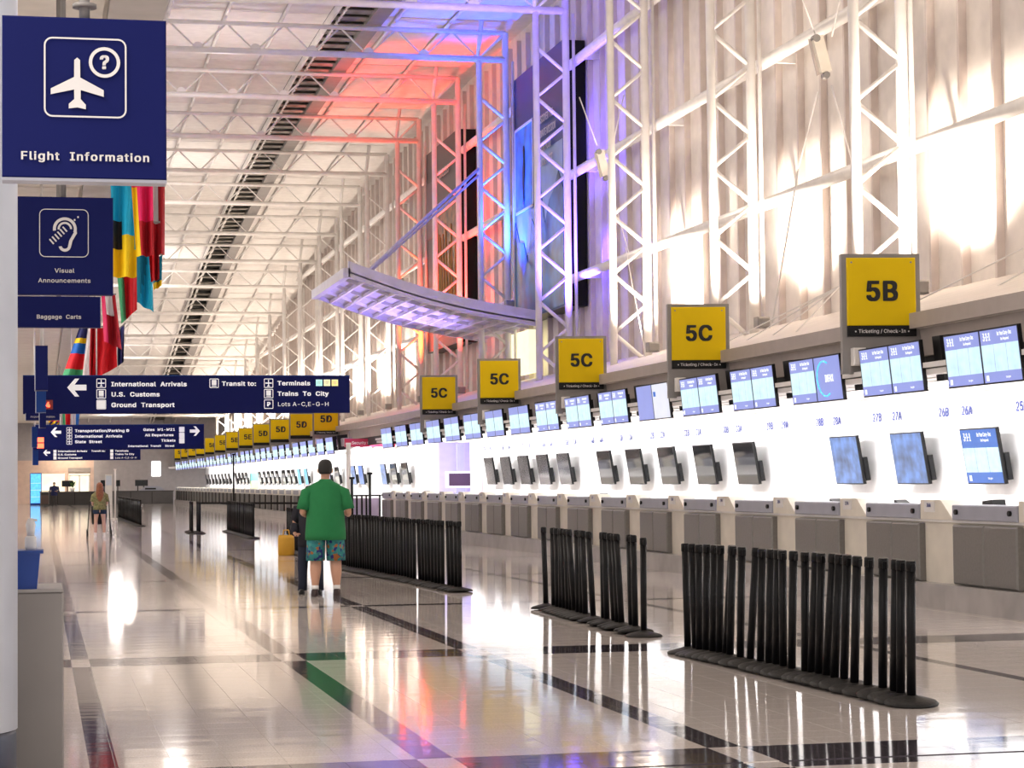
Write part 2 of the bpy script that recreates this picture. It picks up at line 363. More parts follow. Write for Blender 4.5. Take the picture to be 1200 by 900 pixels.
# ---------------------------------------------------------------- truss frames
def frame_meshes():
    pass
braceA = MB().tube((XI, 0, 0), (XO, 0, -.69), .05, 6).mesh('brace', STEELW)
braceB = MB().tube((XO, 0, 0), (XI, 0, -.69), .045, 6).mesh('brace', STEELW)
webA = MB().tube((0, 0, 0), (.85, 0, .82), .03, 6).mesh('web', STEELW)
webB = MB().tube((0, 0, .82), (.85, 0, 0), .03, 6).mesh('web', STEELW)
plate = MB().tube((0, -.05, -.02), (0, .05, -.02), .16, 10).mesh('node_plate', STEELW)
for k in range(-1, NK):
    y = YK(k); zj = ZJ(y)
    if y > END-1: continue
    tint = {3: 'washed in blue light under the large ocean poster', 4: 'glowing blue, where the purple canopy is hung', 5: 'tinted pinkish red beside the dark poster', 6: 'glowing orange red, left of the dark poster'}.get(k)
    lab = 'white tubular steel truss frame '+(tint if tint else (['beyond the right edge of the view', 'rising behind the 5B sign', 'rising behind the largest 5C sign', 'just right of the blue-lit frames'][k+1] if k < 3 else '%s one beyond the red-lit frames, far down the hall' % nth(k-6)))
    t = thing('truss_frame', lab, 'truss', (0, y, 0), group='roof truss frames along the hall')
    ztop = zj+.82
    MB().tube((XI, 0, 3.65), (XI, 0, zj), .09, 10).build('inner_chord', STEELW, t)
    MB().tube((XO, 0, 3.9), (XO, 0, ztop), .1, 10).build('outer_chord', STEELW, t)
    MB().tube((XO+.28, .25, 4.6), (XO+.28, .25, zj), .045, 8).build('downpipe', STEELW, t)
    MB().tube((XI-.04, 0, zj), (XI+.1, 0, ztop+.35), .07, 8).build('king_post', STEELW, t)
    MB().tube((-3, 0, zj), (XO, 0, zj), .1, 10).build('bottom_chord', STEELW, t)
    MB().tube((-3, 0, ztop), (XO, 0, ztop), .075, 8).build('top_chord', STEELW, t)
    far = k >= 7; J = MB()
    z = 7.65+1.38*int((zj-7.65)/1.38); zz = z
    while zz > 4.2:
        if far: J.tube((XI, 0, zz), (XO, 0, zz-.69), .04, 4, cap=False); J.tube((XO, 0, zz-.69), (XI, 0, zz-1.38), .04, 4, cap=False)
        else:
            link('brace', braceA, t, (0, 0, zz)); link('brace', braceB, t, (0, 0, zz-.69))
        zz -= 1.38
    x = XI-.0
    for i in range(9):
        xb = XI-1.7*(i+1)
        if far: J.tube((xb, 0, zj), (xb+.85, 0, ztop), .035, 4, cap=False); J.tube((xb+.85, 0, ztop), (xb+1.7, 0, zj), .035, 4, cap=False)
        else:
            link('web', webA, t, (xb, 0, zj)); link('web', webB, t, (xb+.85, 0, zj)); link('node_plate', plate, t, (xb, 0, zj+.1))
    if far: tag(J.build('webbing', STEELW, t), kind='stuff')
    else: MB().tube((XI, 0, zj), (XO, 0, ztop), .05, 6).build('brace', STEELW, t)
    # flood light on the ledge
    MB().bbox(13.62, 13.88, -1.03, -.77, (6.65 if k == 4 else 4.4), (6.87 if k == 4 else 4.62), .03).build('floodlight', GREYP, t)
# ---------------------------------------------------------------- bulkhead over the check-in desks
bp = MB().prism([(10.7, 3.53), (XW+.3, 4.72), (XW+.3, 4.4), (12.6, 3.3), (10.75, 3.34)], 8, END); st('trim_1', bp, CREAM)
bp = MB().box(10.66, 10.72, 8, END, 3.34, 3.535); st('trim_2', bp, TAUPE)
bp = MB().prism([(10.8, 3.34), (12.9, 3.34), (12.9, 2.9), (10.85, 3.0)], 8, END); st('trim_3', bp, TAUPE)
bp = MB().box(10.9, 11.0, 8, END, 2.72, 3.0); st('gap_shade_strip', bp, mat('gap_shade', (.03, .03, .03), .6))  # solid strip coloured dark to stand for shade in the gap
# canopy soffit made of slats
for (a, b) in ((8, 64.3), (75.5, END)):
    cs = MB().box(9.96, XB, a, b, 2.74, 2.8); so = tag(cs.build('trim_5' if a == 8 else 'trim_6', WHITE), kind='structure')
    for i in range(7):
        x = 10.0+.42*i; m_ = MB().box(x, x+.3, a, b, 2.66, 2.725); st('slat', m_, WHITE, so)
# grey-white ballast boxes between the monitors
# ---------------------------------------------------------------- back wall (with the checkpoint opening)
for i, (a, b) in enumerate(((8, 64.3), (70.4, END))):
    st('wall_back' if i == 0 else 'wall_back.001', MB().box(XB, XB+.15, a, b, 0, 2.95), BACKW)
PUR = mat('checkpoint_lilac', (.5, .47, .78), .5)
st('wall_checkpoint', MB().box(XB+.15, 15, 70.4, 70.55, 0, 2.9).box(XB+.15, 15, 64.15, 64.3, 0, 2.9).box(14.85, 15, 64.3, 70.4, 0, 2.9).box(XB+.15, 15, 64.15, 70.55, 2.9, 2.95), PUR)
t = thing('notice_stand', 'dark framed notice board on a post inside the lilac checkpoint opening', 'sign', (13.6, 69.4, 0))
MB().box(-.5, .5, 0, .1, 1.25, 1.8).build('frame', BACKW, t); MB().box(-.4, .4, -.02, .0, 1.32, 1.73).build('board', mat('brown_notice', (.05, .02, .03), .4), t)
MB().box(-.15, .15, .02, .12, 0, 1.25).build('post', SLATE, t); 
MB().box(-.12, .12, .02, .1, 1.8, 2.7).build('mast', SLATE, t)
tag(MB().box(XB-.03, XB-.005, 62.4, 63.7, .9, 1.9).build('panel', mat('pink_panel', (.6, .4, .45), .5)), 'pale pink panel on the white wall beside the checkpoint opening', 'panel')
# end wall and left wall
EW = mat('end_wall_grey', (.42, .4, .41), .6)
EP = mat('end_wall_peach', (.72, .55, .46), .6)
st('wall_end', MB().box(4.15, 15.2, END, END+.3, 0, 9).box(-10, 4.15, END, END+.3, 3.4, 9), EW)
st('wall_end_lobby', MB().box(-10, 4.15, END+.0, END+.3, 2.35, 3.4).box(1.9, 2.2, END, END+.3, 0, 2.35).box(3.85, 4.15, END, END+.3, 0, 2.35).box(-10, -.6, END, END+.3, 0, 2.35), EP)
st('wall_left', MB().box(-10.2, -10, 30, END, 0, 6.3), WHITE)
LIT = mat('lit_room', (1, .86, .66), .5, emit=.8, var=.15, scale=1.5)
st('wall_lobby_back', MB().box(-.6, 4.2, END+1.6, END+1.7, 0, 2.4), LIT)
dn = st('door_1', MB().box(2.25, 2.33, END-.02, END+.05, 0, 2.2).box(2.98, 3.1, END-.02, END+.05, 0, 2.2).box(3.75, 3.85, END-.02, END+.05, 0, 2.2).box(2.25, 3.85, END-.02, END+.05, 2.14, 2.25), WHITE)
st('trim_lintel', MB().box(2.15, 3.9, END-.15, END, 2.45, 2.8), mat('lintel_grey', (.35, .32, .3), .5))
st('window_1', MB().box(8.66, 9.36, END-.05, END, 2.08, 3.25), mat('lit_window', (1, 1, 1), .5, emit=2.2, var=.01))
# ---------------------------------------------------------------- left soffit
SOFM = mat('soffit_panel', (.7, .66, .6), .6)
so = st('soffit', MB().box(-10, 1.22, 2, END, 6.36, 7.0), SOFM)
pm = MB().box(-.96, .96, -1.46, 1.46, 6.3, 6.36).mesh('soffit_panel', SOFM)
for j in range(56):
    for i in range(4): 
        o = link('soffit_panel', pm, so, (-.33-1.95*i if i else -.33, 3.6+3*j, 0))
st('soffit_edge', MB().box(.68, 1.24, 2, END, 6.27, 6.37), mat('soffit_edge_grey', (.5, .48, .46), .5), so)
# ---------------------------------------------------------------- gantry signs (yellow)
def gantry(n, code, lab, first=None):
    t = thing('check_in_sign', lab, 'sign', (10.32, 25.1+BAY*n, 0), (0, 0, R_(-8)), 'yellow check-in zone signs')
    MB().box(-.5, .5, 0, .12, 2.78, 4.29).build('panel', GREYP, t)
    MB().bbox(-.44, .44, -.03, 0, 3.38, 4.24, .012).build('yellow_plate', YEL, t)
    MB().bbox(-.44, .44, -.03, 0, 3.25, 3.385, .008).build('black_strip', BLK, t)
    text(code, 0, -.032, 3.82, .34, LETK, t, bold=.04, sx=.95)
    if n < 8: text('\u2022 Ticketing / Check-In \u2022', 0, -.032, 3.315, .062, LETW, t, bold=.012)
    if n < 3:
        for x in (-.38, .38): MB().tube((x, -.036, 4.18), (x, -.028, 4.18), .012, 8).build('bolt', GREYP, t)
    MB().bbox(-.4, -.24, -.16, 0, 2.88, 3.1, .015).build('speaker', WHITE, t)
codes = {0: '5B'}
for n in (1, 2, 3, 4): codes[n] = '5C'
for n in (7, 8, 9, 10): codes[n] = '5D'
for n in (11, 12, 13, 14): codes[n] = '5E'
for n in (15, 16, 17, 18): codes[n] = '5F'
cn = {}
for n, c in codes.items():
    cn[c] = cn.get(c, 0)+1
    lab = 'yellow 5B ticketing and check-in sign on a grey post panel, nearest of all' if c == '5B' else 'yellow %s check-in sign on a grey post panel, %s %s from the right' % (c, nth(cn[c]), c)
    gantry(n, c, lab)
# ---------------------------------------------------------------- monitors
def screen_mesh(w, h, kind):
    mb = MB(); e = .018; x0, x1, z0, z1 = e, w-e, e, h-e
    def q(a, b, c, d, mi, y=-.002): mb.add([(a, y, c), (b, y, c), (b, y, d), (a, y, d)], [(0, 1, 2, 3)], mi)
    if kind == '311':
        hz = z0+(z1-z0)*.72; fz = z0+(z1-z0)*.2; q(x0, x1, hz, z1, 0); q(x0, x1, z0, fz, 0)
        for i in range(3): a = x0+(x1-x0)*i/3; q(a+.004, a+(x1-x0)/3-.004, fz, hz, 1)
        q(x0, x1, fz, hz, 0, -.001)
        ms = [SCRB, SCRP]
    elif kind == '311d':
        hz = z0+(z1-z0)*.66; fz = z0+(z1-z0)*.2; q(x0, x1, hz, z1, 0); q(x0, x1, z0, fz, 0)
        for i in range(3): a = x0+(x1-x0)*i/3; q(a+.004, a+(x1-x0)/3-.004, fz, hz, 1)
        q(x0, x1, fz, hz, 0, -.001); ms = [SCRD, SCRP]
    elif kind == 'blank': q(x0, x1, z0, z1, 0); ms = [SCRB]
    elif kind == 'page': q(x0, x1, z0, z1, 0); q(x0+.06, x0+.2, z1-.2, z1-.12, 1, -.004); ms = [SCRW, SCRD]
    elif kind == 'map': q(x0, x1, z0, z1, 0); ms = [SCRG]
    elif kind == 'blue': q(x0, x1, z0, z1, 0); ms = [SCRD]
    elif kind == 'cyan': q(x0, x1, z0, z1, 0); ms = [mat('screen_cyan', (.05, .45, .8), .3, emit=.9)]
    elif kind == 'violet': q(x0, x1, z0, z1, 0); ms = [mat('screen_violet', (.16, .1, .42), .3, emit=.7)]
    elif kind == 'off': q(x0, x1, z0, z1, 0); ms = [OFF]
    elif kind == 'grey': q(x0, x1, z0, z1, 0); ms = [mat('dusty_screen_glass', (.05, .05, .055), .1, var=.4, scale=2, spec=.3)]  # grey reflection painted into the glass of switched-off screens
    return mb.mesh('screen', ms)
SM = {}
def screen(w, h, kind, x, parent, full):
    if (w, kind) not in SM: SM[(w, kind)] = screen_mesh(w, h, kind)
    s = link('screen', SM[(w, kind)], parent, (x, 0, 0))
    if kind in ('311', '311d') and full:
        text('3\u00b71\u00b71', w*.2, -.006, h*.85, h*.2, SCRT, s, bold=.01, sx=.62)
        text('for Your Carry-Ons', w*.66, -.006, h*.885, h*.1, SCRT, s, bold=.02, sx=.62)
        text('Be Prepared', w*.66, -.006, h*.785, h*.07, SCRT, s, bold=.01, sx=.8)
        MB().box(w*.08, w*.14, -.006, -.002, h*.06, h*.16).build('emblem', SCRT, s)
        text('tsa.gov', w*.65, -.006, h*.11, h*.055, SCRT, s, bold=.02)
    return s
PW, PH = .935, .6
hous = MB().box(0, PW*2, .0, .045, 0, PH).box(.5, 1.4, .045, .2, .1, .5).mesh('housing', BLK)
brk = MB().box(1.9, 2.12, .15, .5, .1, .62).mesh('bracket', BLK)
bal = MB().bbox(2.12, 2.5, .25, .6, .22, .5, .02).mesh('ballast_box', mat('ballast_grey', (.33, .31, .33), .5))
KM = list(range(0, 17))+list(range(21, 56))
for m in KM:
    r = m+1 if m < 17 else m-20
    lab = ('twin monitor hung at the canopy edge, %s pair from the right edge' % nth(r)) if m < 17 else ('twin monitor over the far check-in row, %s pair beyond the red sign' % nth(r))
    if m == 2: lab = 'twin monitor whose right screen shows INFAX in a blue arc'
    if m == 5: lab = 'twin monitor with one blank violet screen and one white page'
    t = thing('twin_monitor', lab, 'monitor', (9.98, 22.34+2.54*m, 2.47), (R_(6), 0, R_(-90)), 'twin monitors above the check-in desks')
    link('housing', hous, t); full = m < 9
    ka, kb = ('311', '311')
    if m == 2: kb = 'blank'
    if m == 5: ka, kb = 'blank', 'page'
    if not full:
        screen(PW, PH, ka, 0, t, False); screen(PW, PH, kb, PW, t, False)
    else:
        screen(PW, PH, ka, 0, t, True); s = screen(PW, PH, kb, PW, t, True)
        if m == 2:
            text('INFAX', PW*.56, -.006, PH*.5, PH*.22, SCRT, s, bold=.02, sx=.72)
            arc = MB(); pts = [(PW*.38+.27*math.cos(a), -.005, PH*.5+.23*math.sin(a)) for a in [R_(60+i*24) for i in range(11)]]
            arc.path(pts, .012, 5); arc.build('arc', mat('arc_cyan', (.1, .55, .95), .4, emit=.8), s)
    if m < 30: link('bracket', brk, t); link('ballast_box', bal, t)
# ---------------------------------------------------------------- screens on the back wall
TW, TH = 1.17, .78
tvh = MB().box(0, TW, 0, .05, 0, TH).mesh('housing', BLK)
tva = MB().box(TW*.35, TW+.03, .051, .12, .05, .42).mesh('wall_arm', BLK)
tvs = [(27.8, '311d', 'screen on the white back wall showing the deep blue 3-1-1 notice'), (30.32, 'map', 'screen on the back wall with a blue map picture, under 27A'),
       (32.85, 'map', 'screen on the back wall with a violet-blue map picture, left of the other map')]
for i in range(5): tvs.append((37.86+2.49*i, 'off', 'switched-off black screen on the back wall, %s from the right of five' % nth(i+1)))
for i in range(5): tvs.append((51.75+2.23*i, 'grey', 'greyish switched-off screen right of the checkpoint, %s from the right' % nth(i+1)))
for i, (x, kd) in enumerate(((475, 'off'), (462, 'off'), (450, 'map'), (424, 'blue'), (415, 'map'), (396, 'off'), (386, 'violet'), (360, 'cyan'), (352, 'cyan'), (345, 'off'), (340, 'off'), (334, 'off'),
                 (326, 'off'), (321, 'off'), (316, 'off'), (311, 'off'), (306, 'off'), (290, 'off'), (286, 'off'), (282, 'off'), (278, 'off'), (270, 'off'), (266, 'off'), (262, 'off'), (258, 'off'), (254, 'off'), (250, 'off'), (246, 'off'), (243, 'off'))):
    yy = atX(x-1, 568, XB-.2).y
    tvs.append((yy, kd, 'small %s screen on the far back wall, %s one left of the checkpoint' % ({'off': 'dark', 'map': 'pale blue', 'blue': 'bright blue', 'violet': 'violet', 'cyan': 'cyan'}[kd], nth(i+1))))
for i, (yy, kd, lab) in enumerate(tvs):
    t = thing('wall_screen', lab, 'screen', (XB-.22, yy, 1.37), (R_(9), 0, R_(-90)), 'screens on the white back wall')
    link('housing', tvh, t); link('wall_arm', tva, t); screen(TW, TH, kd, 0, t, i == 0)
t = thing('wall_poster', 'white poster with teal and green fields on the far back wall', 'poster', (XB-.04, atX(294, 560, XB).y, 0), (0, 0, R_(-90)))
pw = atX(294, 560, XB).y-atX(304, 560, XB).y
MB().box(0, pw, 0, .03, 1.0, 2.5).build('sheet', WHITE, t); MB().box(.2, pw-.2, -.01, 0, 1.6, 2.1).build('teal_field', mat('teal', (.1, .5, .5), .5), t); MB().box(.2, pw-.2, -.01, 0, 1.1, 1.6).build('green_field', mat('lime', (.45, .7, .3), .5), t)
# desk numbers on the back wall
for i in range(-1, 14):
    for s_, dy in (('A', 0), ('B', .8)):
        if i == -1 and s_ == 'A': continue
        num = '%d%s' % (26+i, s_)
        o = link('desk_number', tmesh(num, LETB, .045), None, (XB-.012, 28.25+2.54*i+dy, 2.42)); o.rotation_euler = (0, 0, R_(-90)); o.scale = (.25, .25, .25)
        tag(o, 'blue desk number %s on the white back wall' % num, 'number', 'desk numbers on the back wall')
# ---------------------------------------------------------------- check-in desks
U = 2.54
P = {}
P['plinth'] = MB().box(0, U, -.12, 1.2, 0, .28).mesh('plinth', STONE)
P['body'] = MB().box(0, U, .06, .95, .28, .97).mesh('body', BEIGE)
P['worktop'] = MB().box(0, U, .02, 1.0, .97, 1.0).mesh('worktop', WHITE)
P['door'] = MB().bbox(0, .79, -.03, .06, 0, .66, .02).mesh('door', STEEL)
P['control_strip'] = MB().bbox(.0, 1.62, -.02, .3, 1.0, 1.17, .012).mesh('control_strip', SLATE)
P['hood'] = MB().prism([(1.63, 1.0), (2.53, 1.0), (2.2, 1.22), (1.63, 1.22)], .0, .25).mesh('hood', BEIGE)
FARD = mat('far_door_dark', (.05, .047, .045), .4); FARB = mat('far_desk_lightened', (.86, .84, .76), .4)  # far body colour lightened to offset the shadow it falls in
PF = {q: P[q].copy() for q in ('door', 'body', 'worktop', 'hood')}
for q in PF: PF[q].materials[0] = FARD if q == 'door' else FARB
P['knob'] = MB().tube((0, -.05, 0), (0, -.01, 0), .03, 8).mesh('knob', BLK)
P['number_plate'] = MB().box(-.14, .14, -.012, 0, 0, .12).mesh('number_plate', LETW)
for m in KM:
    yy = 22.2+2.54*m; r = m+1 if m < 17 else m-20
    lab = 'beige check-in desk with twin grey steel doors, %s from the right edge' % nth(r) if m < 17 else 'far beige check-in desk with dark steel doors, %s beyond the gap' % nth(r)
    t = thing('check_in_desk', lab, 'desk', (9.94, yy, 0), (0, 0, R_(-90)), 'check-in desks along the wall')
    G = P if m < 17 else {**P, **PF}
    for q in ('plinth', 'body', 'worktop', 'control_strip', 'hood'): link(q, G[q], t)
    link('door', G['door'], t, (.02, 0, .29)); link('door', G['door'], t, (.83, 0, .29))
    if m < 17:
        link('knob', P['knob'], t, (.14, 0, 1.09)); link('knob', P['knob'], t, (1.48, 0, 1.09))
        o = link('number_plate', P['number_plate'], t, (1.9, 0, 1.08)); text('%dA' % (25+m), 0, -.014, .08, .06, LETB, o, bold=.03)
# small equipment on the desks
for i, (x, y, lab) in enumerate(((1060, 590, 'black handset on the desk under the right map screen'), (1165, 592, 'flat black keyboard on the nearest desk'), (983, 588, 'small grey scanner on the third desk'), (706, 579, 'small black phone on a desk near the stanchions'), (483, 577, 'little black phone on a far desk'), (500, 577, 'black printer on a far desk, right of the little phone'))):
    p = atX(x, y, 10.6)
    t = thing('desk_device', lab, 'device', (p.x, p.y, 1.0), (0, 0, R_(-90)))
    MB().prism([(-.18, .0), (.18, .0), (.12, .12+.1*(i % 2)), (-.14, .2)], -.08, .08).build('body', BLK, t)
    MB().box(-.12, .1, -.12, -.08, .05, .12).build('handset', GREYP, t)
# ---------------------------------------------------------------- posters high on the wall
def poster(name, x0, x1, y0, y1, lab, deep):
    t = thing(name, lab, 'poster', (14.25, x0, 0), (0, 0, R_(-90))); w = x0-x1
    MB().box(0, w, 0, .62, 6.3, 13.75).build('box', BLK, t); return t, w
t, w = poster('ocean_poster', 64, 57.3, 0, 0, 'tall blue ocean travel poster box lit blue behind the trusses', 0)
seas = mat('poster_sea', (.01, .12, .3), .35, var=.9, scale=1.2); skyp = mat('poster_sky', (.28, .42, .6), .35, var=.25, scale=.8)
MB().box(0, w, -.02, 0, 6.3, 13.75).build('backing', mat('poster_navy', (.01, .05, .2), .4), t)
mb = MB(); pts = [(0.0, 6.35)]+[(w, 6.35)]+[(w-(w*i/12), 8.7+.5*math.sin(i*1.3)+.35*math.sin(i*2.9)+(.9 if i < 6 else 0)) for i in range(13)]
mb.prism(pts, -.05, -.03); mb.build('sea', seas, t)
mb = MB().box(0.1, w-.1, -.03, -.02, 8.2, 11.0); mb.build('pale_sky', skyp, t)
fr = MB().box(.7, 3.1, -.06, -.04, 9.6, 12.1); fr.build('inset_picture', mat('poster_inset', (.03, .25, .6), .4, var=.5, scale=1.5), t)
e = MB()
for a in ((.66, .74, 9.56, 12.14), (3.06, 3.14, 9.56, 12.14), (.66, 3.14, 12.08, 12.16), (.66, 3.14, 9.54, 9.62)): e.box(a[0], a[1], -.075, -.06, a[2], a[3])
e.build('inset_border', LETW, t)
dv = MB().loft([(1.9, -.08, 9.7, .05, .01), (1.85, -.08, 10.2, .1, .01), (1.9, -.08, 10.7, .18, .01), (1.95, -.08, 11.1, .08, .01), (1.95, -.08, 11.35, .1, .01), (1.95, -.08, 11.5, .03, .01)], 8); dv.build('figure', LETK, t)
for i, s in enumerate(('DISCOVER THE', 'ULTIMATE MISSION', 'FOR YOUR', 'BUCKET LIST')): text(s, 4.9, -.09, 11.9-.42*i, .3, LETW, t, bold=.02, sx=.8)
t, w = poster('dark_poster', 79.3, 72.6, 0, 0, 'tall dark poster box with a brown plant picture behind the red-lit trusses', 0)
MB().box(0, w, -.02, 0, 6.3, 13.75).build('backing', mat('poster_charcoal', (.05, .05, .06), .4), t)
MB().box(2.2, w-.2, -.05, -.02, 7.2, 11.2).build('picture', mat('poster_plants', (.22, .1, .03), .4, var=.95, scale=2.2), t)
mb = MB()
for i in range(9): mb.tube((2.5+.45*i, -.07, 7.4), (2.3+.5*i+random.uniform(-.3, .3), -.07, 10.8-random.random()), .05, 5, .02)
mb.build('stalks', mat('poster_straw', (.5, .3, .1), .5), t)
MB().box(.5, 2.0, -.05, -.02, 10.5, 12.6).build('pale_block', mat('poster_slate', (.15, .15, .18), .5), t)
text('TIMELESS', 4.2, -.06, 12.6, .4, LETW, t)
# low stage light box under the ocean poster
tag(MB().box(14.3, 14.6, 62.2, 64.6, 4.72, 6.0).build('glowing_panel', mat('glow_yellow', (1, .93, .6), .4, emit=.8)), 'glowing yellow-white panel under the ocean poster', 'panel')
# ---------------------------------------------------------------- cantilever canopy
t = thing('cantilever_canopy', 'lilac lit cantilever canopy curving out from the wall', 'canopy', (0, 0, 0))
def cz(x): u = (13.4-x)/5.0; return 5.95+1.3*u-.16*math.sin(u*math.pi)
NX = 12; xsC = [13.9-(13.9-8.45)*i/NX for i in range(NX+1)]
def ribbon(y0, y1, z0, z1, name, m, taper=True):
    mb = MB(); vs = []
    for x in xsC:
        u = (13.9-x)/5.45; k = 1.0
        sh = 0
        vs += [(x, y0, cz(x)+z0), (x, y1, cz(x)+z0), (x, y1, cz(x)+z1*k), (x, y0, cz(x)+z1*k)]
    n = len(xsC); fs = [(0, 1, 2, 3), tuple(4*(n-1)+i for i in (3, 2, 1, 0))]
    for j in range(n-1):
        a, b = 4*j, 4*j+4; fs += [(a+1, a, b, b+1), (a+2, a+1, b+1, b+2), (a+3, a+2, b+2, b+3), (a, a+3, b+3, b)]
    mb.add(vs, fs); mb.build(name, m, t)
ribbon(59.2, 66.4, .12, .16, 'deck', CANOPY)
ribbon(59.2, 59.35, 0, .45, 'fascia', CANOPY)
ribbon(66.3, 66.45, 0, .3, 'fascia', CANOPY)
for y in (60.4, 62.4, 64.4): ribbon(y, y+.07, .02, .12, 'rail', STEELW)
for i in range(1, NX): 
    x = xsC[i]; MB().box(x-.035, x+.035, 59.3, 66.4, cz(x)+.01, cz(x)+.11).build('cross_bar', STEELW, t)
MB().box(8.3, 8.5, 59.2, 66.4, cz(8.45)-.02, cz(8.45)+.25).build('end_cap', CANOPY, t)
for yy in (60.2, ): 
    MB().tube((9.1, yy, cz(9.1)+.45), (13.07, YK(4), 11.0), .05, 8).build('tie_rod', CANOPY, t); MB().tube((9.2, yy+.4, cz(9.1)+.45), (13.07, YK(4), 10.8), .035, 8).build('tie_rod', CANOPY, t)
# ---------------------------------------------------------------- cables
def cable(a, b, lab, r=.012):
    c = tag(MB().tube(a, b, r, 5).build('stay_cable', STEELW), lab, 'cable', 'stay cables by the high wall'); return c
node = atX(985, 335, 12.6)
for (x, y, X), lab in zip(((640, 505, 10.9), (700, 500, 11.2), (800, 470, 11.2), (905, 418, 11.2)), ('upper slanting stay cable left of the 5B sign', 'second slanting stay cable left of the 5B sign', 'third slanting stay cable left of the 5B sign', 'steepest stay cable left of the 5B sign')):
    cable(node, atX(x, y, X), lab)
for (x0, y0, x1, y1), lab in zip(((1076, 352, 1215, 283), (1080, 385, 1200, 318), (1165, 382, 1215, 315)), ('upper thin stay cable right of the 5B sign', 'lower thin stay cable right of the 5B sign', 'short steep stay cable above the nearest monitors')):
    cable(atX(x0, y0, 12.4), atX(x1, y1, 12.9), lab)
cable(atX(905, 378, 13.3), atX(935, 200, 13.6), 'long thin cable hanging between the second and nearest trusses', .016)
cable(atX(935, 200, 13.6), atX(958, 108, 13.6), 'upper end of the long hanging cable', .016)
cable(atX(733, 290, 13.5), atX(757, 420, 13.5), 'cable inside the third truss column', .012)
for px, py, s, lab in ((962, 62, 1.0, 'pulley block with slack cables between the two nearest trusses'), (706, 190, .85, 'pulley block with cables left of the third truss')):
    c = atX(px, py, 13.5)
    t = thing('pulley_block', lab, 'pulley', c); mpx = 1.0/ (2500/ (c.x*.216+c.y*.976)) 
    def L(dx, dy): return Vector((dx*mpx*s, 0, -dy*mpx*s))
    MB().box(-.1, .1, -.06, .06, -.35, .3, M=Matrix.Rotation(R_(-14), 3, 'Y')).build('side_plate', BEIGE, t)
    MB().prism([(-.2, .25), (.1, .3), (.02, -.35), (-.05, -.4)], .06, .1).build('cheek', TAUPE, t)
    MB().tube((-.1, -.08, .25), (-.1, .08, .25), .07, 10).build('wheel', GREYP, t)
    MB().tube((.08, -.08, -.4), (.08, .08, -.4), .06, 10).build('wheel', GREYP, t)
    for a, b in (((-7, -22), (-32, -90)), ((14, -20), (32, -95)), ((12, 38), (36, 125))): MB().tube(L(*a), L(*b), .016, 5).build('cable', STEELW, t)
# ---------------------------------------------------------------- hanging blue signs
def hsign(name, lab, px, Y, m, th=.12, frame=True):
    x0, y0, x1, y1 = px; a = atY(x0, y0, Y); b = atY(x1, y1, Y)
    c = atY((x0+x1)/2, (y0+y1)/2, Y)
    t = thing(name, lab, 'sign', (c.x, Y, c.z)); w = (b.x-a.x)/2; h = (a.z-b.z)/2
    MB().bbox(-w, w, 0, th, -h, h, .006).build('board', m, t)
    k = 2*w/(x1-x0)
    def P_(x, y): return ((x-(x0+x1)/2)*k, -(y-(y0+y1)/2)*k)
    return t, k, P_, w, h
def arrow(P_, k, x, y, s, d, parent):
    s /= 1
    pts = [(-1, 0), (-.2, -.95), (.25, -.95), (-.25, -.3), (1, -.3), (1, .3), (-.25, .3), (.25, .95), (-.2, .95)]
    flat(P_, [(x+d*p*s, y+q*s) for p, q in pts], LET, parent, 'arrow')
def rrect(cx, cz_, w, h, r, t_, m, parent, name='icon_border', y=-.012):
    pts = []
    for sx, sz, a0 in ((1, 1, 0), (-1, 1, 90), (-1, -1, 180), (1, -1, 270)):
        for i in range(6): a = R_(a0+18*i); pts.append((sx*(w-r)+r*math.cos(a), sz*(h-r)+r*math.sin(a), math.cos(a), math.sin(a)))
    n = len(pts); vs = [(cx+p, y, cz_+q) for p, q, _, _ in pts]+[(cx+p-c*t_, y, cz_+q-s*t_) for p, q, c, s in pts]
    MB().add(vs, [(i, (i+1) % n, n+(i+1) % n, n+i) for i in range(n)]).build(name, m, parent)
def flat(P_, pts, m, parent, name, y=-.012):
    vs = []
    for p in pts: a = P_(*p); vs.append((a[0], y, a[1]))
    tr = tessellate_polygon([[Vector((v[0], v[2], 0)) for v in vs]]); me = bpy.data.meshes.new(name); me.from_pydata(vs, [], [tuple(q) for q in tr]); me.materials.append(m); return link(name, me, parent)
def ring(P_, k, x, y, r0, r1, m, parent, name, a0=0, a1=360, n=32, yy=-.013):
    c = P_(x, y); vs = []; fs = []
    for i in range(n+1):
        a = R_(a0+(a1-a0)*i/n)
        for r in (r0, r1): vs.append((c[0]+r*k*math.cos(a), yy, c[1]+r*k*math.sin(a)))
    fs = [(2*i, 2*i+1, 2*i+3, 2*i+2) for i in range(n)]
    return MB().add(vs, fs).build(name, m, parent)
# Flight Information
t, k, P_, w, h = hsign('hanging_sign', 'large square navy Flight Information sign with aeroplane symbol, nearest', (3, 18, 196, 212), 8.7, NAVY, .1)
MB().box(-w, w, -.004, .1, -h-.012, -h).build('edge', SLATE, t)
rrect(*P_(100, 91), 48.5*k, 48*k, 10*k, 2*k, LETW, t)
pl = [(90.5, 67), (93.8, 70), (94, 91), (121.5, 105.5), (121.5, 113.5), (94.5, 106), (94.5, 117), (100.5, 123.5), (100.5, 129), (90.5, 127), (80.5, 128.5), (80.5, 123), (87, 117), (86.8, 105.5), (59.5, 112), (59.5, 105), (86.8, 90.5), (87, 70)]
flat(P_, pl, LETW, t, 'aeroplane_symbol')
ring(P_, k, 122.5, 72, 14.5, 18.5, LETW, t, 'circle'); c = P_(122.5, 72); text('?', c[0], -.014, c[1], 22*k, LETW, t, bold=.04)
c = P_(100, 186); text('Flight  Information', c[0], -.012, c[1], 13.5*k, LETW, t, bold=.03, sx=1.08, sp=1.12)
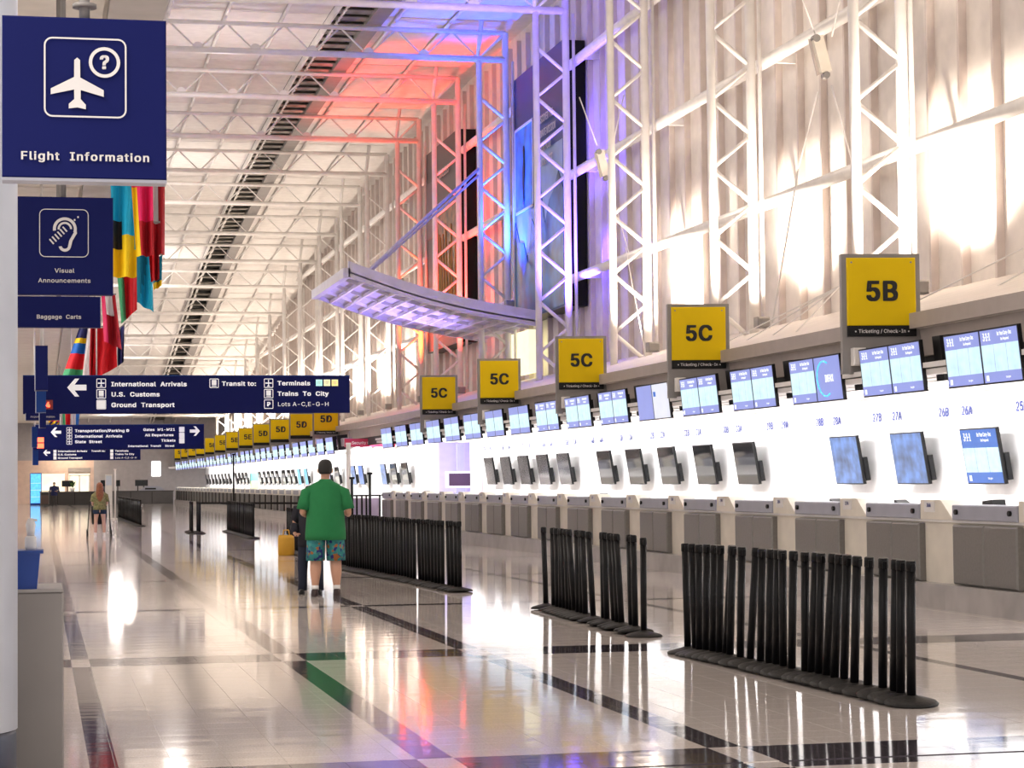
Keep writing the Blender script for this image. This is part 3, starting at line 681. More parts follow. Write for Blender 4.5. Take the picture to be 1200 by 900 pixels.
MB().tube((0, .05, h), (0, .05, h+.14), .022, 10).build('hanger', GREYP, t); MB().tube((0, .05, h+.05), (0, .05, h+.065), .05, 12).build('flange', GREYP, t); MB().tube((0, .05, h+.1), (0, .05, 6.3-t.location.z), .02, 8).build('hanger', GREYP, t)
# Visual Announcements
t, k, P_, w, h = hsign('hanging_sign', 'square navy Visual Announcements sign with an ear symbol', (16, 230, 133, 346), 16, NAVY, .1)
rrect(*P_(75, 273), 29*k, 29*k, 7*k, 1*k, LETW, t)
ring(P_, k, 76, 268, 10.5, 14, LETW, t, 'ear_symbol', -20, 190); ring(P_, k, 76, 268, 6, 8.5, LETW, t, 'ear_symbol', 0, 185, yy=-.0125)
flat(P_, [(89.5, 268), (90.3, 273), (85, 282), (83, 290), (79.5, 290), (81, 282), (86.5, 272), (86.5, 268)], LETW, t, 'ear_symbol', -.0128)
ring(P_, k, 76, 288, 3.8, 7.3, LETW, t, 'ear_symbol', -170, 5, yy=-.0132)
for i in range(6):
    cx, cy = 60.5+3.1*i, 284-3.0*i; flat(P_, [(cx-3.2, cy-3.0), (cx-1.8, cy-4.2), (cx+3.2, cy+1.6), (cx+1.8, cy+2.8)], LETW, t, 'dash', -.0134)
for cx, cy in ((87.5, 257), (91.5, 253.5)): flat(P_, [(cx-1.2, cy-.8), (cx+.6, cy-1.4), (cx+1.2, cy+.6), (cx-.6, cy+1.4)], LETW, t, 'dash')
c = P_(75.5, 318); text('Visual', c[0], -.012, c[1], 7*k, LETW, t, bold=.015, sx=1.1, sp=1.05); c = P_(75.5, 330); text('Announcements', c[0], -.012, c[1], 7*k, LETW, t, bold=.015, sx=1.1, sp=1.05)
MB().tube((0, .05, h), (0, .05, 6.3-t.location.z), .02, 8).build('hanger', GREYP, t)
t, k, P_, w, h = hsign('hanging_sign', 'small oblong navy Baggage Carts sign', (20, 347, 118, 384), 18.5, NAVY, .1)
c = P_(69, 371.5); text('Baggage  Carts', c[0], -.012, c[1], 6.6*k, LETW, t, bold=.03, sx=1.02, sp=1.05)
MB().tube((0, .05, h), (0, .05, 6.3-t.location.z), .02, 8).build('hanger', GREYP, t)
def longsign(lab, px, Y, lines, arrows, icons, hang=(.06, .22)):
    t, k, P_, w, h = hsign('hanging_sign', lab, px, Y, NAVY, .18)
    MB().box(-w, w, -.01, .0, h-.02, h).build('edge', NAVYL, t)
    for x, y, s, hh, b in lines: c = P_(x, y); text(s, c[0], -.014, c[1], hh*k, LET, t, bold=b*1.4, align='LEFT', sx=1.12, sp=1.04)
    for x, y, s, d in arrows: arrow(P_, k, x, y, s, d, t)
    for x, y, s, glyph in icons:
        c = P_(x, y); q = s*k
        rrect(c[0], c[1], q, q, q*.2, q*.15, LET, t)
        if glyph == 'full': MB().box(c[0]-q*.8, c[0]+q*.8, -.012, -.004, c[1]-q*.8, c[1]+q*.8).build('icon', LET, t)
        elif glyph == 'plane':
            MB().box(c[0]-q*.1, c[0]+q*.1, -.013, -.005, c[1]-q*.7, c[1]+q*.75).box(c[0]-q*.7, c[0]+q*.7, -.013, -.005, c[1]-q*.1, c[1]+q*.15).box(c[0]-q*.3, c[0]+q*.3, -.013, -.005, c[1]-q*.7, c[1]-q*.55).build('icon', LET, t)
        elif glyph == 'train': MB().bbox(c[0]-q*.5, c[0]+q*.5, -.014, -.004, c[1]-q*.4, c[1]+q*.7, q*.1).box(c[0]-q*.5, c[0]+q*.5, -.013, -.004, c[1]-q*.7, c[1]-q*.55).build('icon', LET, t)
        elif glyph in '123': MB().box(c[0]-q, c[0]+q, -.012, -.004, c[1]-q, c[1]+q).build('icon', {'1': mat('icon_cyan', (.5, .85, .8), .5, emit=.4), '2': mat('icon_sand', (.8, .78, .5), .5, emit=.4), '3': mat('icon_gold', (.8, .7, .3), .5, emit=.4)}[glyph], t); text(glyph, c[0], -.02, c[1], q*1.2, LETW, t)
        elif len(glyph) == 1: text(glyph, c[0], -.014, c[1], q*1.2, LET, t, bold=.06)
    for f in hang:
        x = -w+2*w*f; MB().tube((x, .09, h), (x, .09, (6.3 if x+t.location.x < 1.2 else ZJ(Y))-t.location.z), .015, 6).build('hanger', STEELW, t)
    return t, k, P_
t, k, P_ = longsign('long navy overhead International Arrivals and Terminals sign', (30, 440, 413, 484), 41,
    [(131, 450, 'International  Arrivals', 7, .03), (131, 462, 'U.S.  Customs', 7, .03), (131, 474.5, 'Ground  Transport', 7, .03), (260, 449.5, 'Transit to:', 7, .03), (326, 449, 'Terminals', 7, .03), (326, 461.5, 'Trains  To  City', 7, .03), (326, 474, 'Lots A-C,E-G-H', 6.8, .0)],
    [(91.5, 454, 11, 1)], [(119.5, 449, 5.5, 'plane'), (119.5, 461.5, 5.5, 'train'), (119.5, 474, 5.5, 'full'), (251, 449, 5.5, 'train'), (315.5, 449, 5.5, 'plane'), (315.5, 461.5, 5.5, 'train'), (315.5, 474, 5.5, 'P'), (376, 448.5, 3.8, '1'), (385.5, 448.5, 3.8, '2'), (395, 448.5, 3.8, '3')])
g = P_(58.5, 474); MB().box(g[0]-.07, g[0]+.09, -.02, -.004, g[1]-.09, g[1]+.09).build('gate_window', mat('digit_window', (.2, .01, .01), .4), t); text('4', g[0], -.026, g[1], .13, GLOWR, t, bold=.04)
S2 = longsign('long navy overhead Transportation and Parking sign behind the first long sign', (40, 498, 240, 526), 64,
    [(88, 504.5, 'Transportation/Parking D', 4.4, .03), (88, 511, 'International  Arrivals', 4.4, .03), (88, 517.5, 'State  Street', 4.4, .03), (168, 503.5, 'Gates  M1-M21', 4.1, .03), (170, 510, 'All Departures', 4.1, .03), (189, 516.5, 'Tickets', 4.1, .03), (150, 523, 'International  Transit    Street', 3.2, .03)],
    [(66, 506, 6, 1), (229, 505.5, 6, -1)], [(81.5, 503.5, 3.2, 'plane'), (81.5, 510.5, 3.2, 'plane'), (81.5, 517.5, 3.2, 'plane'), (213.5, 503.5, 3.2, 'full'), (213.5, 510.5, 3.2, 'full'), (213.5, 517, 3.2, 'full')])
for x, y in ((48, 515), (48, 522)):
    g = S2[2](x, y); MB().box(g[0]-.1, g[0]+.1, -.02, -.004, g[1]-.07, g[1]+.07).build('red_indicator', GLOWR, S2[0])
longsign('lowest long navy overhead sign, farthest down the hall', (44, 525, 165, 539), 88,
    [(68, 528.5, 'International Arrivals', 2.8, .03), (68, 532.5, 'U.S. Customs', 2.8, .03), (68, 536.5, 'Ground Transport', 2.8, .03), (107, 528.5, 'Transit to:', 2.8, .03), (135, 528.5, 'Terminals', 2.8, .03), (135, 532.5, 'Trains To City', 2.8, .03), (135, 536.8, 'Lots A-C,E-G-H', 2.8, .0)],
    [(55, 530, 4, 1)], [(64.5, 528.5, 1.8, 'full'), (64.5, 532.5, 1.8, 'full'), (64.5, 536.5, 1.8, 'full'), (131, 528.5, 1.8, 'full'), (131, 532.5, 1.8, 'full'), (131, 536.5, 1.8, 'full')])
# narrow projecting signs
def slim(lab, px, Y, m, txt=None):
    t, k, P_, w, h = hsign('projecting_sign', lab, px, Y, m, .5)
    MB().box(-w-.006, -w+.004, -.006, .5, -h, h).build('edge', COLM, t)
    MB().tube((0, .2, h), (0, .2, 6.3-t.location.z), .02, 6).build('hanger', STEELW, t)
    return t, k, P_
slim('narrow upright navy sign over the left end of the long sign', (41, 405, 56, 457), 34, NAVY)
slim('narrow lighter blue sign below the upright navy one', (42, 458, 54, 483), 35.5, NAVYL)
slim('lowest narrow navy sign beside the airport information board', (46, 484, 54, 501), 37, NAVY)
t, k, P_ = slim('small Airport Information board under the long sign', (30, 484.5, 70, 492), 39, NAVY)
c = P_(50, 488.3); text('Airport Information', c[0], -.012, c[1], 3.3*k, LETW, t, bold=.0)
for i, (px, Y) in enumerate((((37, 500, 44, 524), 60), ((38, 524, 45, 545), 75))): slim(['narrow navy sign left of the second long sign', 'narrow navy sign left of the farthest long sign'][i], px, Y, NAVYL)
# security sign
a = atY(404, 519, 72); b = atY(463, 519, 72)
t = thing('checkpoint_sign', 'dark red Security Check Point sign behind the monitors', 'sign', ((a.x+b.x)/2, 72, a.z)); w = (b.x-a.x)/2
MB().bbox(-w, w, 0, .1, -.14, .14, .005).build('board', RED, t); text('Security Check Point', 0, -.012, 0, .13, LETW, t, bold=.01)
for s in (-1, 1): MB().box(s*w*.8-.02, s*w*.8+.02, .04, .08, .14, .4).build('hanger', GREYP, t)
# ---------------------------------------------------------------- column, cabinet, bin, dispenser at the left
t = thing('round_column', 'white round column, bluish light painted in, with a dark base at the left edge', 'column', (-.46, 10.0, 0))
MB().lathe([(.36, .40), (.36, 6.3)], 48).build('shaft', COLM, t); MB().lathe([(.355, 0), (.355, .38), (.35, .4)], 48).build('base_ring', mat('column_base', (.01, .018, .05), .4), t)
t = thing('cabinet', 'plain grey-brown cabinet beside the column at the bottom left', 'cabinet', (-.14, 10.5, 0))
MB().bbox(-.25, .25, 0, .6, .04, .985, .008).build('carcass', CAB, t); MB().box(-.26, .245, -.005, .61, .985, 1.0).build('top', mat('cabinet_top', (.4, .38, .36), .4), t); MB().box(-.23, .23, .03, .57, 0, .04).build('foot', BLK, t)
t = thing('blue_bin', 'small dark blue plastic bin on top of the grey cabinet', 'bin', (-.1, 10.62, 1.0))
BIN = mat('bin_blue', (.005, .05, .3), .35)
MB().add([(-.13, -.1, 0), (.085, -.1, 0), (.085, .12, 0), (-.13, .12, 0), (-.14, -.11, .17), (.1, -.11, .17), (.1, .13, .17), (-.14, .13, .17)], [(3, 2, 1, 0), (0, 1, 5, 4), (1, 2, 6, 5), (2, 3, 7, 6), (3, 0, 4, 7), (4, 5, 6, 7)]).build('tub', BIN, t)
MB().box(-.15, .115, -.12, .14, .17, .185).build('rim', BIN, t); MB().box(.087, .09, -.05, .1, .02, .14).build('label_card', COLM, t)
t = thing('sanitiser_bottle', 'white pump bottle standing on the blue bin', 'bottle', (-.045, 10.66, 1.187))
MB().lathe([(.026, 0), (.028, .01), (.028, .055), (.02, .065)], 16).build('bottle', WHITE, t); MB().lathe([(.018, .065), (.02, .09), (.024, .12), (.017, .14), (.012, .15)], 12).build('pump', WHITE, t); MB().tube((0, 0, .145), (.03, -.01, .14), .006, 6).build('spout', WHITE, t)
# blue display far left
c = gnd(42, 592)
t = thing('display_totem', 'tall light blue display totem at the far left of the hall', 'display', (c.x, c.y, 0))
w = .42; MB().box(-w, w, .0, .2, 0, 2.35).build('housing', NAVYL, t); MB().box(-w+.05, w-.05, -.02, 0, .15, 2.3).build('screen', mat('totem_screen', (.08, .4, .85), .4, emit=.9, var=.15, scale=6), t)
for i in range(3): MB().box(-w+.05, w-.05, -.025, -.02, .6+.5*i, .62+.5*i).build('line', SCRT, t)
# ---------------------------------------------------------------- flags
FC = {'cyan': (.0, .38, .62), 'black': (.01, .01, .012), 'yellow': (.85, .58, .0), 'green': (.05, .35, .15), 'red': (.62, .0, .01), 'pink': (.75, .01, .12), 'white': (.82, .78, .8), 'teal': (.0, .2, .32), 'navy': (.01, .015, .12), 'blue': (.0, .12, .5), 'dred': (.4, .0, .01), 'orange': (.8, .22, .0)}
FM = {n: mat('flag_'+n, c, .75, var=.08) for n, c in FC.items()}
def flag(lab, Y, corners, cols, fn):   # corners: TL, TR, BR, BL in picture pixels at distance Y -> world points; cloth with folds
    P4 = [atY(x, y, Y) for x, y in corners]; nu, nv = 12, 10; names = cols
    c = sum(P4, Vector())/4; t = thing('flag', lab, 'flag', (P4[0].x, Y, P4[0].z), group='national flags hung from the soffit edge')
    vs = []
    ph = random.random()*6
    for j in range(nv+1):
        for i in range(nu+1):
            u, v = i/nu, j/nv; p = (P4[0]*(1-u)+P4[1]*u)*(1-v)+(P4[3]*(1-u)+P4[2]*u)*v
            vs.append((p.x-P4[0].x, .12*math.sin(u*11+ph+v*1.5)*(.5+.5*v), p.z-P4[0].z))
    mb = MB()
    for j in range(nv):
        for i in range(nu):
            a = j*(nu+1)+i; mb.add([vs[a], vs[a+1], vs[a+nu+2], vs[a+nu+1]], [(0, 1, 2, 3)], names.index(fn((i+.5)/nu, (j+.5)/nv)), True)
    mb.build('cloth', [FM[n] for n in names], t)
    MB().tube((-.02, 0, .02), (P4[1].x-P4[0].x+.02, 0, max(.02, P4[1].z-P4[0].z+.02)), .015, 6).build('rod', GREYP, t)
    MB().tube((0, 0, 0), (min(0, 1.15-P4[0].x), 0, 6.32-P4[0].z), .01, 5).build('cord', GREYP, t)
def pick(*th):   # thresholds -> colour
    def f(w):
        for lim, c in th:
            if w < lim: return c
        return th[-1][1]
    return f
f1 = pick((.33, 'cyan'), (.42, 'black'), (.75, 'yellow'), (9, 'yellow'))
flag('cyan, black and yellow flag, leftmost behind the Visual Announcements sign', 29, [(128, 160), (161, 160), (160, 325), (132, 325)], ['cyan', 'black', 'yellow'], lambda u, v: 'cyan' if v < .55+.22*u else ('black' if u < .4 and v < .85-.1*u else 'yellow'))
flag('green and red flag hanging below the yellow one', 30.5, [(134, 280), (160, 280), (161, 362), (142, 380)], ['green', 'red', 'yellow'], lambda u, v: 'green' if u < .25+.1*v else ('yellow' if v < .2 and u < .6 else 'red'))
flag('pink and yellow flag right of the cyan one', 28, [(150, 165), (178, 165), (180, 300), (160, 300)], ['pink', 'yellow', 'dred'], lambda u, v: 'yellow' if u < .25 and v > .4 else ('pink' if v < .72 else 'dred'))
flag('teal flag with pointed lower corner, longest of the flags', 31.5, [(157, 225), (175, 235), (180, 366), (156, 352)], ['teal', 'cyan'], lambda u, v: 'teal' if u+v < 1.3 else 'cyan')
flag('red flag hanging between the teal one and the red and white one', 29.6, [(171, 262), (186, 262), (186, 328), (177, 330)], ['dred', 'red'], lambda u, v: 'red' if u < .6 else 'dred')
flag('red, white and red vertically striped flag, rightmost', 32, [(172, 160), (193.5, 160), (193.5, 298), (176, 300)], ['red', 'white', 'dred'], lambda u, v: 'pink' if False else ('red' if u < .28 else ('white' if u < .62 and v < .9 else 'dred')))
flag('small blue and yellow flag peeping out below the red ones', 34, [(178, 300), (190, 300), (190, 335), (180, 340)], ['teal', 'yellow'], lambda u, v: 'teal' if v < .78 else 'yellow')
flag('blue, yellow, red and white flag, lower left', 45, [(93, 384), (106, 384), (104, 446), (72, 444)], ['navy', 'yellow', 'blue', 'red', 'white', 'green'], lambda u, v: 'white' if u > .72 else ('navy' if v < .22 else 'yellow' if v < .33 else 'blue' if v < .5 else 'red' if v < .85 else 'green'))
flag('dark red flag with an orange edge, lower group', 46, [(104, 384), (114, 384), (112, 446), (105, 446)], ['dred', 'orange'], lambda u, v: 'orange' if u > .6 and v > .4 else 'dred')
flag('plain bright red flag, largest of the lower group', 44, [(111, 384), (137, 384), (137, 430), (108, 446)], ['red', 'dred'], lambda u, v: 'red')
flag('red and white flag behind the Baggage Carts sign edge', 42.5, [(119, 346), (135, 346), (143, 410), (122, 400)], ['white', 'red', 'dred', 'pink'], lambda u, v: 'pink' if u < .25 else ('white' if u < .75 and v < .38 else 'dred'))
flag('navy flag edge at the right of the lower group', 43.4, [(136, 390), (146, 380), (145, 424), (137, 430)], ['navy', 'white'], lambda u, v: 'white' if u < .2 else 'navy')
flag('small green and red flag above the second long sign', 86, [(69, 478), (83, 478), (82, 500), (72, 500)], ['green', 'red', 'white'], lambda u, v: 'white' if u < .25 else 'green' if u < .5 else 'red')
flag('tiny white and blue flag above the second long sign', 88, [(82, 478), (94, 478), (92, 498), (84, 500)], ['white', 'blue'], lambda u, v: 'white' if u < .6 else 'blue')
flag('tiny purple and yellow flag above the second long sign', 84, [(56, 488), (70, 488), (69, 501), (58, 499)], ['yellow', 'pink', 'navy'], lambda u, v: 'yellow' if (u+v) % .5 < .2 else 'pink' if v < .5 else 'navy')
# ---------------------------------------------------------------- stanchions
sb = MB().lathe([(.175, 0), (.178, .012), (.16, .026), (.1, .042), (.045, .055), (.036, .06)], 20).mesh('base', RUB)
spm = MB().lathe([(.031, .055), (.031, .9)], 12).mesh('post', BLKP)
shd = MB().lathe([(.0345, .87), (.0345, .93), (.028, .937)], 12).box(-.013, .013, -.046, -.03, .87, .92).mesh('belt_head', BLKP)
proto = thing('stanchion', 'x', 'stanchion', (0, 0, 0), group='x')
for n, me in (('base', sb), ('post', spm), ('belt_head', shd)): link(n, me, proto)
used = [False]
def stan(p, tilt, tz, lab, group):
    # tilt leans along the row; the base rests on its lower rim
    loc = Vector((p.x, p.y, .175*abs(math.sin(tilt))))
    rot = Euler((tilt, tz, random.uniform(-.3, .3)))
    if not used[0]:
        used[0] = True; proto.location = loc; proto.rotation_euler = rot; proto['label'] = lab; proto['group'] = group; return
    dup(proto, loc, rot, lab, group)
def row(pts, tilts, desc, group):
    for i, (p, tl) in enumerate(zip(pts, tilts)): stan(p, tl, random.uniform(-.012, .012), 'black belt stanchion, %s from the left %s' % (nth(i+1), desc), group)
bx = [75, 101, 113, 135, 158, 180, 200, 215, 250, 282, 318, 345, 370, 395, 422, 468, 487, 513, 537, 565, 597, 632, 677, 727, 765, 787, 823]
pts = [gnd(780+b/2.857, 765.5+(780+b/2.857-803)*.2335) for b in bx]
tl = [-.02, -.03, .01]+[.11+random.uniform(-.05, .04) for _ in bx[3:-3]]+[.1, .07, .07]
row(pts, tl, 'in the nearest row', 'black stanchions in the nearest row')
b2 = [160, 197, 215, 231, 247, 263, 279, 295, 311, 328, 345, 382, 431, 446, 480, 497, 515, 560, 579, 618]
pts = [gnd(600+b/4, 715+(b/4-40)*.272) for b in b2]
row(pts, [-.1+random.uniform(-.02, .02) for _ in b2[:-1]]+[0], 'in the second row', 'black stanchions in the second row')
def line(a, b, n): return [a.lerp(b, i/(n-1)) for i in range(n)]
a, b = gnd(400, 666), gnd(539, 694)
pts = line(a, b, 44); pts = [p for i, p in enumerate(pts) if i not in (30, 39)]
row(pts, [-.05+random.uniform(-.04, .03) for _ in pts], 'in the long packed row by the man', 'black stanchions in the long packed row')
pts = line(gnd(337, 645), gnd(358, 652), 14)
row(pts, [.04+random.uniform(-.02, .02) for _ in pts], 'in the short cluster left of the man', 'black stanchions left of the man')
pts = line(gnd(267, 623), gnd(297, 631.5), 34)
row(pts, [.06+random.uniform(-.03, .02) for _ in pts], 'in the far packed row', 'black stanchions in the far packed row')
row([gnd(223+i*.8, 623.5+i*.5) for i in range(4)]+[gnd(231.5+i*.9, 624+i*.5) for i in range(4)], [.03, 0, .02, 0, .03, 0, .02, 0], 'of the two small clusters standing alone', 'stanchions in two small clusters')
pts = line(gnd(139, 607), gnd(165, 617), 40)
row(pts, [.03+random.uniform(-.03, .02) for _ in pts], 'in the farthest row behind the woman', 'black stanchions in the farthest row')
# poles and belt
def pole(name, lab, p, h, m, r=.03, base=.2):
    t = thing(name, lab, 'pole', (p.x, p.y, 0)); MB().lathe([(r, .02), (r, h)], 10).build('shaft', m, t); MB().lathe([(base, 0), (base, .02), (base*.5, .035)], 16).build('base', m, t)
    MB().box(-.06, .06, -.02, .02, h, h+.05).build('cap', m, t); return t
pole('white_pole', 'slim white pole with a flat base right of the woman', gnd(135, 608), 2.1, WHITE, .04, .5)
pole('sign_pole', 'thin tall black pole behind the far packed stanchions', gnd(274, 612), 2.55, BLKP, .035)
pole('white_pole', 'tall thick white pole just right of the man', gnd(409, 640), 2.35, WHITE, .055)
pole('sign_pole', 'thin tall black pole next to the thick white pole', gnd(413, 642), 1.55, BLKP, .03)
pole('sign_pole', 'thin tall black pole behind the long packed row', gnd(434, 642), 1.65, BLKP, .03)
a = gnd(232, 624); bpt = gnd(352, 626)
t = thing('retractable_belt', 'thin black belt stretched across the hall at post height', 'belt', a)
MB().add([(0, 0, .86), (bpt.x-a.x, bpt.y-a.y, .86), (bpt.x-a.x, bpt.y-a.y, .92), (0, 0, .92), (0, .01, .86), (bpt.x-a.x, bpt.y-a.y+.01, .86), (bpt.x-a.x, bpt.y-a.y+.01, .92), (0, .01, .92)], [(0, 1, 2, 3), (4, 7, 6, 5), (0, 4, 5, 1), (3, 2, 6, 7)]).build('webbing', BLKP, t)
MB().box(-.03, .03, -.05, .05, .85, .94).build('clip', BLK, t)
# partition in the checkpoint gap
a = atY(412, 600, 63.4); b = atY(447, 600, 63.4)
t = thing('partition', 'low partition of panels with painted purple light between black posts left of the desks', 'partition', (a.x, 63.4, 0)); w = b.x-a.x; xs = [0, w*.18, w*.35, w*.5, w*.62, w*.95]
for x in xs: MB().box(x-.025, x+.025, 0, .06, 0, 1.05).build('post', BLK, t)
for x0, x1 in zip(xs, xs[1:]): MB().box(x0+.03, x1-.03, .02, .04, .1, 1.0).build('panel', mat('purple_lit_panel', (.5, .42, .55), .3), t)  # purple light on the panels is put into their colour
MB().box(-.03, w, 0, .06, 1.05, 1.1).build('rail', BLK, t)
# ---------------------------------------------------------------- far desks and equipment
DK = mat('dark_desk', (.03, .027, .025), .5)
def fdesk(lab, x0, x1, Y, m=DK, h=.98):
    a, b = atY(x0, 585, Y), atY(x1, 585, Y); w = b.x-a.x
    t = thing('service_desk', lab, 'desk', (a.x, Y, 0)); MB().box(0, w, 0, .8, 0, h-.06).build('front', m, t); MB().box(-.05, w+.05, -.08, .9, h-.06, h).build('top', mat('dark_top', (.05, .045, .04), .4), t)
    n = max(2, int(w/1.2))
    for i in range(1, n): MB().box(w*i/n-.02, w*i/n+.02, -.01, 0, .05, h-.08).build('joint_strip', BLK, t)
fdesk('long dark service desk across the far left of the hall', 47, 128, 158)
fdesk('long grey-topped service desk across the far end, left of the check-in row', 128, 203, 160, mat('grey_desk', (.09, .085, .085), .5))
for i, (x, y, w_, lab) in enumerate(((122, 566, .5, 'black monitor above the far desk, behind the woman'), (138, 566, .35, 'small black monitor right of the white pole'), (161.5, 566.5, .4, 'left black monitor of the pair on the far desk'), (168.5, 567, .6, 'right black monitor of the pair on the far desk'), (79, 565, .8, 'dark wide monitor before the lit room'))):
    Yd = 158.4 if x < 128 else 160.4; c = atY(x, y, Yd)
    t = thing('desk_monitor', lab, 'monitor', (c.x, Yd, .98)); MB().box(-w_/2, w_/2, 0, .06, .35, .8).build('housing', BLK, t); MB().box(-w_/2+.03, w_/2-.03, -.01, 0, .38, .77).build('screen', OFF, t); MB().box(-.04, .04, .01, .05, 0, .4).build('stand', BLK, t)
t = thing('car_model', 'low grey baggage scale heap on the far desk', 'equipment', (atY(178, 575, 160.4).x, 160.4, .98)); MB().prism([(-1, 0), (1, 0), (.6, .3), (-.4, .35)], 0, .4).build('body', SLATE, t); MB().box(-.5, .3, -.02, 0, .08, .2).build('panel', BLK, t)
t['label'] = 'low grey humped device on the far desk'; t.name = 'desk_equipment'
c = atY(85, 570, 158.4); t = thing('potted_plant', 'small green potted plant on the far desk', 'plant', (c.x, 158.4, .98)); MB().lathe([(.12, 0), (.17, .25)], 10).build('pot', WHITE, t)
lf = MB()
for i in range(14): a = i*2.4; d = Vector((math.cos(a)*.3, math.sin(a)*.3, .35+.25*random.random())); s = Vector((0, 0, .25)); q = d.cross(Vector((0, 0, 1))).normalized()*.06; lf.add([s, s+d*.5+q, s+d, s+d*.5-q], [(0, 1, 2, 3)])
lf.build('leaves', mat('leaf_green', (.06, .14, .03), .6), t)
t = thing('pillar_stand', 'white pillar stand beside the woman at the far desk', 'stand', (atY(127.5, 575, 157).x, 157, 0)); MB().box(-.25, .25, 0, .3, 0, 2.2).build('body', WHITE, t); MB().box(-.2, .2, -.02, 0, 1.4, 2.1).build('plate', COLM, t)
# bags next to the man
def bag(lab, x, y, w, h, m, Y=None):
    p = gnd(x, y); t = thing('bag', lab, 'bag', (p.x, p.y, 0)); MB().loft([(0, 0, 0, w/2*.95, .09), (0, 0, .03, w/2, .12), (0, 0, h*.8, w/2, .1), (0, 0, h, w/2*.9, .04)], 12).build('body', m, t)
    mb = MB().path([(-w*.2, 0, h-.01), (-w*.15, 0, h+.1), (w*.15, 0, h+.1), (w*.2, 0, h-.01)], .012, 6); mb.build('handle', m, t)
bag('mustard yellow bag standing on the floor left of the man', 335.5, 651, .34, .42, mat('bag_yellow', (.62, .33, .02), .6))
bag('light blue bag standing next to the mustard yellow one', 345.5, 645, .42, .36, mat('bag_blue', (.06, .36, .6), .6))
